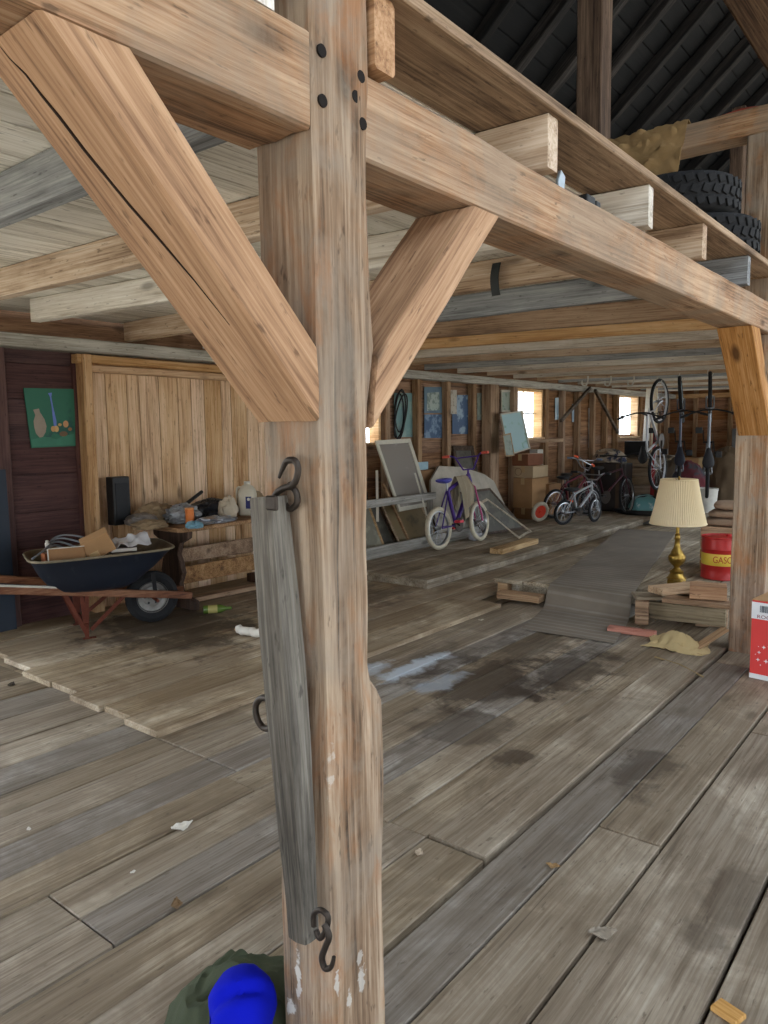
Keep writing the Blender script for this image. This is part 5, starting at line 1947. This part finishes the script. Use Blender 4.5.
# bicycle wheel behind the rack
t = thing('loose_bicycle_tire', 'loose bicycle wheel behind the rack, cut off by the near post', 'wheel', (-5.5, 6.25, .122))
g = MB()
g.ring((0, 0, .62), (1, 0, .12), .3, .02, 40, 8)
wq = g.build('tire', M_RUBBER, t)
g = MB()
g.ring((0, 0, .62), (1, 0, .12), .272, .01, 40, 6)
for i in range(18):
    a_ = 2 * PI * i / 18
    g.tube([(0, 0, .62), (-.12 * .27 * math.sin(a_) * .0, .27 * math.cos(a_), .62 + .27 * math.sin(a_))], .0016, 4)
g.build('rim', M_CHROME, wq)
g = MB()
g.box((0, 0, .15), (.1, .3, .3))
g.build('wheel_stand', W_DK, t)

# white slab and dark screens behind the bike
g = MB()
s4 = [at(431, 500, 'x', -5.33), at(431, 480, 'x', -5.4), at(439, 466, 'x', -5.47), at(462, 467, 'x', -5.47), at(484, 474, 'x', -5.44), at(494, 481, 'x', -5.4), at(512, 520, 'x', -5.2)]
bt = [V((-5.17, q.y, .123)) for q in (s4[0], s4[-1])]
pol = [bt[0]] + s4 + [bt[1]]
nn_ = len(pol)
vs = [p for p in pol] + [p + V((-.03, 0, -.01)) for p in pol]
g.add(vs, [tuple(range(nn_)), tuple(range(2 * nn_ - 1, nn_ - 1, -1))] + [(i, (i + 1) % nn_, nn_ + (i + 1) % nn_, nn_ + i) for i in range(nn_)])
tag(g.build('leaning_board', plain(rgb(186, 178, 164), .8, 0, .3, 6, name='chalky_board')), 'chalky white panel with clipped corners leaning behind the purple bicycle', 'panel')
c4 = [at(455, 543, 'z', .135), at(519, 529, 'z', .135), at(489, 488, 'x', -5.22), at(452, 493, 'x', -5.22)]
c4[0] = V((-5.04, 8.4, .125))
c4[1] = V((-4.9, at(520, 528, 'z', .13).y, .125))
quad_frame('framed_screen', 'dark meshed screen panel leaning behind the front wheel of the purple bicycle', 'screen', c4, .04, .02, FR_DARK, art(rgb(84, 80, 72), rgb(98, 94, 84), 8.))
c4 = [at(519, 539, 'z', .126), at(531, 532, 'z', .126), at(484, 498, 'z', .5), at(475, 503, 'z', .5)]
c4[2] = V((-5.05, c4[2].y, .45)) if False else at(486, 499, 'x', -4.98)
c4[3] = at(477, 504, 'x', -4.95)
quad_frame('window_screen_frame', 'empty thin pale wooden frame slanting down onto the platform beside the bike', 'frame', c4, .03, .018, wood(rgb(130, 118, 102), rgb(172, 160, 142), rgb(196, 186, 170), var=.04, knots=0, crack=.1), None)
quad_frame('framed_picture', 'dark framed picture behind the orange bicycle grip, leaning on a stud', 'picture', [at(455, 475, 'x', -5.6), at(477, 475, 'x', -5.6), at(472, 446, 'x', -5.72), at(452, 446, 'x', -5.72)], .07, .025, FR_DARK, art(rgb(92, 88, 80), rgb(70, 66, 60)))
obox('crate', 'dark crate under the dark framed picture by the wall', 'crate', (-5.53, (at(455, 475, 'x', -5.6).y + at(477, 475, 'x', -5.6).y) / 2, .40), (.26, .7, .55), FR_DARK)

# ---------------------------------------------------------------- pictures and posters pinned between the studs
XB = XW + .012


def pinned(name, label, cat, px0, px1, py0, py1, mat, dx=0., frame=None, skew=0., group='prints pinned between the studs'):
    x = XB + dx
    c4 = [at(px0, py1, 'x', x), at(px1, py1 - skew, 'x', x), at(px1, py0 - skew, 'x', x), at(px0, py0, 'x', x)]
    if frame:
        return quad_frame(name, label, cat, c4, .03, .02, frame, mat, group)
    g = MB()
    n_ = V((.005, 0, 0))
    g.hexa([c4[0], c4[0] + n_, c4[3], c4[3] + n_, c4[1], c4[1] + n_, c4[2], c4[2] + n_])
    return tag(g.build(name, mat), label, cat, group)


pinned('poster', 'pale teal sheet pinned behind the hanging cable', 'poster', 394, 415, 393, 437, art(rgb(116, 150, 150), rgb(140, 166, 160), 4.))
o = pinned('poster', 'blue-grey print with a lighter inset picture, upper of two between the studs', 'poster', 424, 442, 387, 413, art(rgb(92, 116, 132), rgb(78, 100, 118), 5.))
g = MB()
c4 = [at(427, 411, 'x', XB + .007), at(439.5, 410, 'x', XB + .007), at(439, 392, 'x', XB + .007), at(427, 393, 'x', XB + .007)]
n_ = V((.002, 0, 0))
g.hexa([c4[0], c4[0] + n_, c4[3], c4[3] + n_, c4[1], c4[1] + n_, c4[2], c4[2] + n_])
g.build('inset_print', art(rgb(156, 168, 160), rgb(110, 126, 120), 16.), o)
pinned('poster', 'deep blue wintry print below the one with the lighter inset', 'poster', 424, 442, 414.5, 438, art(rgb(58, 84, 116), rgb(110, 134, 158), 7.))
pinned('poster', 'narrow cream leaflet pinned over the corner of a blue print', 'poster', 450.5, 456.5, 390, 414, art(rgb(184, 176, 160), rgb(150, 140, 126), 20.), .008)
pinned('poster', 'blue print with a pale flower, right of the narrow leaflet', 'poster', 452, 468.5, 395, 434, art(rgb(64, 88, 120), rgb(140, 160, 176), 6.))
pinned('poster', 'grey-green print half hidden beside the thick stud', 'poster', 477, 484, 393, 420, art(rgb(128, 140, 132), rgb(150, 156, 146), 6.))
pinned('framed_picture', 'small white framed picture hung just right of the thick stud', 'picture', 500.5, 512, 390, 412, art(rgb(150, 160, 148), rgb(110, 130, 110), 9.), .012, FR_WHITE)
pinned('poster', 'tilted pale blue sheet between studs right of the bright window', 'poster', 555, 562, 398, 420, art(rgb(176, 200, 216), rgb(196, 212, 222), 5.), 0, None, 1)
pinned('poster', 'small pale blue sheet, second one past the bright window', 'poster', 572, 578, 404, 422, art(rgb(170, 192, 208), rgb(130, 140, 150), 5.))
pinned('poster', 'long narrow pale scroll hung deep along the wall', 'poster', 588.5, 592, 408, 448, art(rgb(176, 172, 164), rgb(150, 146, 140), 5.))
# coil of cable
hk = at(402, 391, 'x', XB + .06)
g = MB()
cpts = []
for k_ in range(3):
    for i in range(24):
        a_ = 2 * PI * i / 24
        cpts.append(V((XB + .03 + .012 * k_, hk.y - .02 + (.15 + .035 * k_) * math.sin(a_ + .35 * k_) * .62, hk.z - .27 - .02 * (k_ % 3) + (.24 + .035 * ((k_ * 2) % 3)) * math.cos(a_))))
g.tube(cpts, .010, 8)
tag(g.build('cable', M_BLACK), 'coil of black cable hanging on the wall over the pale teal sheet', 'cable')

# ---------------------------------------------------------------- stack of boxes by the bright window
def carton(name, label, px0, px1, pyt, pyb, y, depth, mat, flap=True, logo=False, group='stacked boxes by the window', z0=None, rz=0.):
    a_, b_ = at(px0, pyb, 'y', y), at(px1, pyb, 'y', y)
    zt = at((px0 + px1) / 2, pyt, 'y', y).z
    zb = z0 if z0 is not None else (a_.z + b_.z) / 2
    cx, w_, h_ = (a_.x + b_.x) / 2, b_.x - a_.x, zt - zb
    t = thing(name, label, 'box', (cx, y + depth / 2, zb), rz, group)
    g = MB()
    g.box((0, 0, h_ / 2 - .002), (w_, depth, h_ - .004))
    g.build('body', mat, t, bevel=.004)
    if flap:
        g = MB()
        g.box((0, 0, h_ - .0035), (.06, depth + .003, .003))
        g.box((0, -depth / 2 - .0012, h_ - .05), (.06, .002, .1))
        g.build('tape', plain(rgb(190, 160, 116), .35, 0, .05, 9, name='tape'), t)
    if logo:
        g = MB()
        g.ring((-.08, -depth / 2 - .002, h_ * .5), (0, 1, 0), .055, .004, 28, 6, 0, 1.)
        g.build('oval_mark', plain(rgb(120, 84, 60), .8, 0, .1, 9, name='brown_ink'), t)
    return zb + h_


YB = 10.25
z_ = carton('carton', 'bottom brown carton of the stack below the bright window', 514, 532, 508, 525, YB + .02, .5, CARD2, z0=.121)
z_ = carton('carton', 'big plain brown carton in the middle of the stack below the bright window', 513, 532, 478, 508, YB, .55, CARD, z0=z_ + .002)
z_ = carton('carton', 'pale carton with an oval mark, third up in the stack below the bright window', 513, 533, 466, 478, YB + .03, .5, plain(rgb(190, 166, 132), .8, 0, .15, 6, name='pale_card'), True, True, z0=z_ + .002)
ztop = carton('carton', 'reddish-brown flat carton on top of the stack, carrying the tilted canvas', 512, 528, 454, 466, YB + .02, .5, plain(rgb(134, 84, 58), .8, 0, .2, 6, name='red_brown_card'), z0=z_ + .002)
carton('carton', 'brown carton beside the big one, behind the bicycles', 539, 549, 484, 524, YB + .45, .4, CARD2, z0=.121, group=None)
obox('white_case', 'white slatted case on top of the boxes right of the reddish carton', 'case', (at(532, 464, 'y', YB + .6).x, YB + .75, 1.0), (.14, .2, .34), M_OFFWHITE)
y9 = YB + .12
c4 = [at(507.5, 456, 'x', -5.33), at(529, 449, 'x', -5.33), at(520.5, 411, 'x', -5.5), at(499.5, 414, 'x', -5.5)]
quad_frame('framed_canvas', 'large pale blue botanical canvas tilted on top of the box stack', 'picture', c4, .02, .03, FR_WHITE, art(rgb(166, 196, 200), rgb(130, 168, 150), 5., .6))
c4 = [at(505, 457, 'x', -5.25), at(514, 456, 'x', -5.25), at(510, 433, 'x', -5.33), at(502, 435, 'x', -5.33)]
quad_frame('framed_picture', 'small tan framed picture in front of the pale blue canvas', 'picture', c4, .02, .015, FR_TAN, art(rgb(150, 160, 150), rgb(120, 130, 120), 5.))
t = thing('toy_wheel', 'small cream wheel with an orange-red hub leaning by the boxes', 'wheel', at(540, 522, 'z', .121), 1.15)
g = MB()
g.ring((0, 0, .155), (0, 1, .22), .125, .03, 32, 10)
g.build('tire', plain(rgb(190, 180, 160), .8, 0, .2, 20, name='cream_tire'), t)
g = MB()
Rq = V((0, 0, 1)).rotation_difference(V((0, 1, .22))).to_matrix()
g.lathe([(.001, -.03), (.03, -.03), (.03, -.012), (.1, -.012), (.105, 0), (.1, .012), (.03, .012), (.03, .03), (.001, .03)], 28, (0, 0, .155), Rq)
hub = g.build('hub', plain(rgb(224, 70, 44), .5, 0, .1, 20, name='orange_red'), t)

# ---------------------------------------------------------------- bicycles in a bunch by the wall
def stand(px0, py0, px1, py1, z=.121):
    a_, b_ = at(px0, py0, 'z', z), at(px1, py1, 'z', z)
    return Matrix.Translation(((a_.x + b_.x) / 2, (a_.y + b_.y) / 2, z + .001)) @ Matrix.Rotation(math.atan2(b_.y - a_.y, b_.x - a_.x), 4, 'Z'), (b_ - a_).length


GB = 'bicycles bunched by the wall'
m_, L_ = stand(563, 525, 594, 522)
bicycle('bicycle', "small silver child's bicycle at the front of the bunch by the wall", m_ @ Matrix.Rotation(.1, 4, 'X'), .185, max(L_, .62), .52, .74, rgb(170, 172, 176), rgb(28, 28, 30), rgb(28, 28, 30), rgb(30, 30, 32), True, GB, .3, .022)
m_ = Matrix.Translation((-5.02, 10.95, .122)) @ Matrix.Rotation(1.25, 4, 'Z') @ Matrix.Rotation(.12, 4, 'X')
bicycle('bicycle', 'dull red bicycle with an orange grip, just behind the silver one', m_, .23, .75, .64, .88, rgb(104, 34, 46), rgb(30, 30, 32), rgb(26, 26, 28), rgb(236, 96, 50), True, GB, -.35, .022)
m_ = Matrix.Translation((-4.88, 12.05, .036)) @ Matrix.Rotation(1.2, 4, 'Z') @ Matrix.Rotation(.08, 4, 'X')
bicycle('bicycle', 'dark bicycle with big wheels, farthest from the viewer in the bunch by the wall', m_, .32, .95, .82, 1.02, rgb(64, 26, 36), rgb(34, 32, 32), rgb(26, 26, 28), rgb(28, 28, 28), False, GB, .4, .02)
m_ = Matrix.Translation((-5.35, 11.75, .036)) @ Matrix.Rotation(1.35, 4, 'Z') @ Matrix.Rotation(.1, 4, 'X')
bicycle('bicycle', 'black bicycle leaning nearest the wall studs in the bunch', m_, .25, .8, .72, .96, rgb(40, 44, 54), rgb(30, 30, 32), rgb(26, 26, 28), rgb(120, 140, 170), True, GB, .2, .022)

# ---------------------------------------------------------------- bicycles hung by the front wheel
def hung(label, px, py, Y, yaw_, r, fc, rimc, sc, steer=0., tc=rgb(30, 30, 32)):
    top = at(px, py, 'y', Y)
    z = 2.235
    wb = 1.02
    # local forward -> up, local up -> toward the room
    base = Matrix(((0, -math.sin(yaw_), math.cos(yaw_), 0), (0, math.cos(yaw_), math.sin(yaw_), 0), (-1, 0, 0, 0), (0, 0, 0, 1)))
    up_dir = V((math.cos(yaw_), math.sin(yaw_), 0))
    X_ax = V((0, 0, 1))
    Z_ax = up_dir
    Y_ax = Z_ax.cross(X_ax)
    R4 = Matrix((X_ax, Y_ax, Z_ax)).transposed().to_4x4()
    org = V((top.x, Y, z)) - X_ax * (wb / 2 + r) - Z_ax * r
    R4.translation = org
    t = bicycle('bicycle', label, R4, r, wb, .92, 1.04, fc, tc, sc, rgb(28, 28, 30), False, 'bicycles hung from the joists', steer, .024, None, None, True, rimc)
    g = MB()
    c = V((top.x, Y, z))
    tip = c - V((0, 0, .048))
    g.tube(smooth_pts([c + V((-.03, 0, .035)), c + V((-.045, 0, -.02)), tip + V((-.02, 0, -.012)), tip + V((.015, 0, -.012)), tip + V((.03, 0, .02))]), .006, 8)
    tag(g.build('hook', M_OFFWHITE), 'white hook screwed into a joist, holding the ' + label.split(' hanging')[0], 'hook', 'bicycle hooks')
    return t


hung('silver road bicycle hanging with a twisted wheel, first from the window wall', 660, 379, 11.6, -1.62, .34, rgb(186, 186, 190), rgb(190, 190, 194), rgb(28, 28, 30), .0)
hung('black bicycle hanging in the middle of the three hung from the joists', 682, 376, 11.15, -1.27, .34, rgb(70, 76, 92), rgb(170, 190, 200), rgb(26, 28, 44), .1)
hung('dark mountain bicycle hanging closest to the far post', 711, 374, 10.6, -1.3, .34, rgb(120, 126, 134), rgb(120, 124, 130), rgb(30, 30, 34), .03)
for px, py, lab in ((588, 377, 'empty white hook, first in the row of ceiling hooks'), (611, 377, 'empty white hook, second in the row of ceiling hooks'), (634, 377, 'empty white hook, third in the row of ceiling hooks')):
    c = at(px, py, 'z', 2.25)
    c = V((c.x, c.y, 2.23))
    g = MB()
    g.tube(smooth_pts([c + V((0, 0, .035)), c + V((0, 0, -.03)), c + V((-.03, 0, -.10)), c + V((-.085, 0, -.09)), c + V((-.09, 0, -.03))]), .012, 8)
    tag(g.build('hook', M_OFFWHITE), lab, 'hook', 'bicycle hooks')

# ---------------------------------------------------------------- clutter at the far end
P2 = wood(rgb(60, 50, 42), rgb(92, 80, 68), rgb(118, 104, 90), var=.05, knots=0, crack=.2)
for (a_, b_, lab) in (((590, 388), (561, 421), 'dark iron-brown strut slanting down from the wall plate toward the bright window'), ((595, 390), (618, 433), 'dark strut slanting down from the wall plate toward the second window')):
    g = MB()
    p, q = at(*a_, 'x', -5.55), at(*b_, 'x', -5.5)
    g.bar(p, q, .05, .05)
    tag(g.build('strut', P2, bevel=.004), lab, 'strut')
for i, (px0, py0, px1, py1, w_, m_, lab) in enumerate(((650, 384, 643, 452, .13, M_OFFWHITE, 'white board leaning beside the second window'), (655, 384, 655, 448, .11, plain(rgb(220, 206, 176), .7, 0, .2, 9, name='cream_board'), 'cream board leaning right of the white one by the second window'))):
    p, q = at(px0, py0, 'y', 15.4 + .1 * i), at(px1, py1, 'y', 15.3 + .1 * i)
    g = MB()
    g.bar((p.x, p.y, p.z), (q.x, q.y, .036), w_, .025, (0, 1, 0))
    tag(g.build('board', m_, bevel=.003), lab, 'board')
p = at(653, 440, 'y', 13.2)
g = MB()
g.tube([(p.x, 13.2, .036), (p.x, 13.3, p.z + .15)], .035, 12)
tag(g.build('red_post', plain(rgb(150, 30, 34), .5, 0, .2, 9, name='red_pole')), 'red pole standing behind the first hanging bicycle', 'pole')
# stacked grey-brown blocks and dark box
GST = plain(rgb(112, 98, 82), .9, 0, .4, 7, .3, name='dusty_brown')
st_ = thing('chest', 'dusty grey-brown slatted chest standing under the second window', 'chest', (at(628, 500, 'y', 14.3).x + .22, 14.75, .036), .1)
g = MB()
for i in range(5):
    g.box((0, 0, .09 + i * .175), (.95 - .02 * (i % 2), .55, .165), None, 0, .1 + .17 * i)
g.build('slatted_body', wood(rgb(112, 94, 76), rgb(160, 140, 116), rgb(186, 168, 144), var=.12, bump=.4), st_, bevel=.008)
g = MB()
g.box((0, 0, .905), (1.0, .6, .03))
g.build('lid', P2, st_, bevel=.004)
obox('dark_box', 'black box on the dusty chest under the second window', 'box', (at(625, 455, 'y', 14.3).x + .08, 14.7, .96 + .14), (.4, .3, .27), M_BLACK, .1)
# tall trunk with bundles beside the wall
tk = thing('trunk', 'dark upright trunk behind the bunch of bicycles', 'trunk', (-5.2, 12.95, .036), .1)
g = MB()
g.box((0, 0, .42), (.7, .5, .84))
g.build('body', plain(rgb(46, 38, 34), .6, 0, .3, 9, name='trunk_hide'), tk, bevel=.02, seg=2)
g = MB()
for x_ in (-.22, .22):
    g.box((x_, 0, .421), (.06, .51, .85))
g.build('strap_band', plain(rgb(84, 64, 46), .6, 0, .3, 9, name='strap_leather'), tk)
crumple('bundle', 'cream and navy bundle of clothes on the trunk by the wall', 'bundle', (-5.2, 12.95, .885), (.3, .22, .15), plain(rgb(166, 152, 134), .9, 0, .2, 5, second=rgb(44, 48, 70), sthr=.52, name='mixed_cloth'), .4, 31, .55, 22, freq=1.3)
# dark sacks, tartan and firewood behind the hung bikes
crumple('burlap_sack', 'big brown stuffed sack standing behind the hanging bicycles beside the far post', 'sack', (at(718, 470, 'y', 13.4).x + .12, 13.6, .036), (.42, .4, .62), cloth(rgb(96, 80, 62), 200, name='dark_burlap'), .22, 41, .8, 28)
crumple('tartan_bag', 'dark red and grey checked bundle behind the middle hanging bicycle', 'bundle', (at(690, 470, 'y', 12.9).x, 12.9, .036), (.3, .25, .5), plain(rgb(96, 40, 46), .9, 0, .2, 3, second=rgb(62, 62, 68), sthr=.5, name='checked_cloth'), .25, 42, .8, 22)
crumple('grey_sack', 'grey brown heap of sacks behind the first hanging bicycle', 'sack', (at(672, 480, 'y', 13.6).x, 13.6, .036), (.3, .3, .5), cloth(rgb(104, 92, 78), 200, name='grey_sacking'), .3, 43, .8, 24)
wb_ = at(705, 505, 'y', 12.0)
t = thing('bucket', 'white plastic bucket under the last hanging bicycle', 'bucket', (wb_.x - .02, 12.2, .17))
g = MB()
g.lathe([(.12, 0), (.125, .01), (.15, .36), (.156, .36), (.156, .38), (.146, .38), (.118, .02), (.001, .02)], 28)
g.build('body', M_OFFWHITE, t)
g = MB()
g.ring((0, 0, .36), (0, .3, 1), .155, .004, 28, 6)
g.build('handle', M_CHROME, t)
# stacked grey cartons against the far wall
for i, (x_, y_, w_, d_, h_, z0_, m__, lab) in enumerate(((-3.7, 16.9, 1.0, .8, .9, .002, GST, 'large dusty carton at the far end, lower one'), (-3.65, 16.9, .8, .7, .55, .906, plain(rgb(96, 94, 92), .9, 0, .3, 7, name='grey_card'), 'grey dusty carton stacked on the lower one at the far end'), (-2.5, 16.8, .9, .8, 1.1, .002, CARD2, 'tall brown carton at the far end behind the last hanging bicycle'), (-4.75, 17.0, .7, .7, .8, .036, CARD2, 'brown carton in the far corner of the barn'))):
    t = thing('carton', lab, 'box', (x_, y_, z0_), .1 * (i - 1), 'cartons at the far end')
    g = MB()
    g.box((0, 0, h_ / 2), (w_, d_, h_))
    g.build('body', m__, t, bevel=.006)
    g = MB()
    g.box((0, -d_ / 2 - .001, h_ * .8), (.08, .003, h_ * .4))
    g.box((0, 0, h_ + .001), (.08, d_, .003))
    g.build('tape', plain(rgb(170, 144, 104), .4, 0, .05, 9, name='tape'), t)
# helmet and cables on the floor
c = at(645, 503, 'y', 13.0)
t = thing('helmet', 'teal and white bicycle helmet on the floor at the end of the platform', 'helmet', (c.x, c.y, .036), .6)


def hel(p, q):
    r = V((p.x * .30, p.y * .24, max(p.z, -.12) * .27))
    return r * (1 + .03 * math.sin(p.x * 9))


g = MB()
g.ball((0, 0, .035), (1, 1, 1), 28, 16, None, 0, hel)
g.build('shell', plain(rgb(98, 150, 150), .35, 0, .2, 5, second=rgb(190, 200, 200), sthr=.56, name='teal_shell'), t)
for i in (-1, 0, 1):
    g = MB()
    g.ball((0, .09 * i, .25 - .02 * abs(i)), (.17, .016, .06), 14, 8)
    g.build('vent', M_BLACK, t)
g = MB()
cp_ = [V((c.x + .12 + .40 * math.cos(a_) * (1 + .1 * k_), c.y - .35 + .28 * math.sin(a_ + .2 * k_), .055 + .02 * k_)) for k_ in range(3) for a_ in [2 * PI * i / 26 for i in range(26)]]
g.tube(cp_, .022, 8)
tag(g.build('hose', M_BLACK), 'black hose coiled on the floor around the teal helmet', 'hose')
for i in range(4):
    pass
p = at(650, 517, 'z', .04)
obox('metal_plate', 'dark flat plate lying at the end of the platform', 'plate', (-3.75, 11.6, .043), (.55, .7, .012), plain(rgb(60, 58, 56), .6, .3, .3, 9, name='dark_plate'), .1)
# ------------------------------------------------------------------ daylight
w = bpy.data.worlds.new('sky')
S.world = w
w.use_nodes = True
nt = w.node_tree
bg = nt.nodes['Background']
bg.inputs[0].default_value = (.80, .90, 1.0, 1)
bg.inputs[1].default_value = 5.0


def portal(c, nrm, sx, sy):
    l = bpy.data.lights.new('daylight_portal', 'AREA')
    l.shape = 'RECTANGLE'
    l.size, l.size_y = sx, sy
    l.cycles.is_portal = True
    o = bpy.data.objects.new('daylight_portal', l)
    o.location = c
    o.rotation_euler = V(nrm).to_track_quat('-Z', 'Z').to_euler()
    COL.objects.link(o)


portal((5.95, 2.6, 1.45), (-1, 0, 0), 4.0, 2.9)
portal((5.95, 11.5, 1.5), (-1, 0, 0), 8.0, 3.0)
for c, d in ((-3, 1), (3, 7), (9, 13)):
    p = rq(3.2, (c + d) / 2, .05)
    portal(p, (-RP, 0, -1), 4.0, 3.2)
portal((1.6, 18.2, 1.4), (0, -1, 0), 5.0, 2.8)
portal((1.0, -4.3, 1.5), (0, 1, 0), 5.2, 3.0)
portal((-5.95, -.85, 1.12), (1, 0, 0), 5.1, 2.25)
for a, b, c, d in WIN:
    portal((-5.93, (a + b) / 2, (c + d) / 2), (1, 0, 0), b - a, d - c)

sl = bpy.data.lights.new('sun', 'SUN')
sl.energy = 16
sl.angle = .01
sl.color = (1, .95, .86)
so_ = bpy.data.objects.new('sun', sl)
so_.rotation_euler = V((-.1, .6, -.8)).to_track_quat('-Z', 'Z').to_euler()
so_.location = (0, -20, 20)
COL.objects.link(so_)
S.view_settings.view_transform = 'Standard'
S.view_settings.look = 'None'
S.view_settings.gamma = 1
S.view_settings.use_curve_mapping = False
S.view_settings.exposure = 0.3
S.cycles.use_denoising = True
S.cycles.max_bounces = 8
S.cycles.diffuse_bounces = 5
S.cycles.transparent_max_bounces = 12
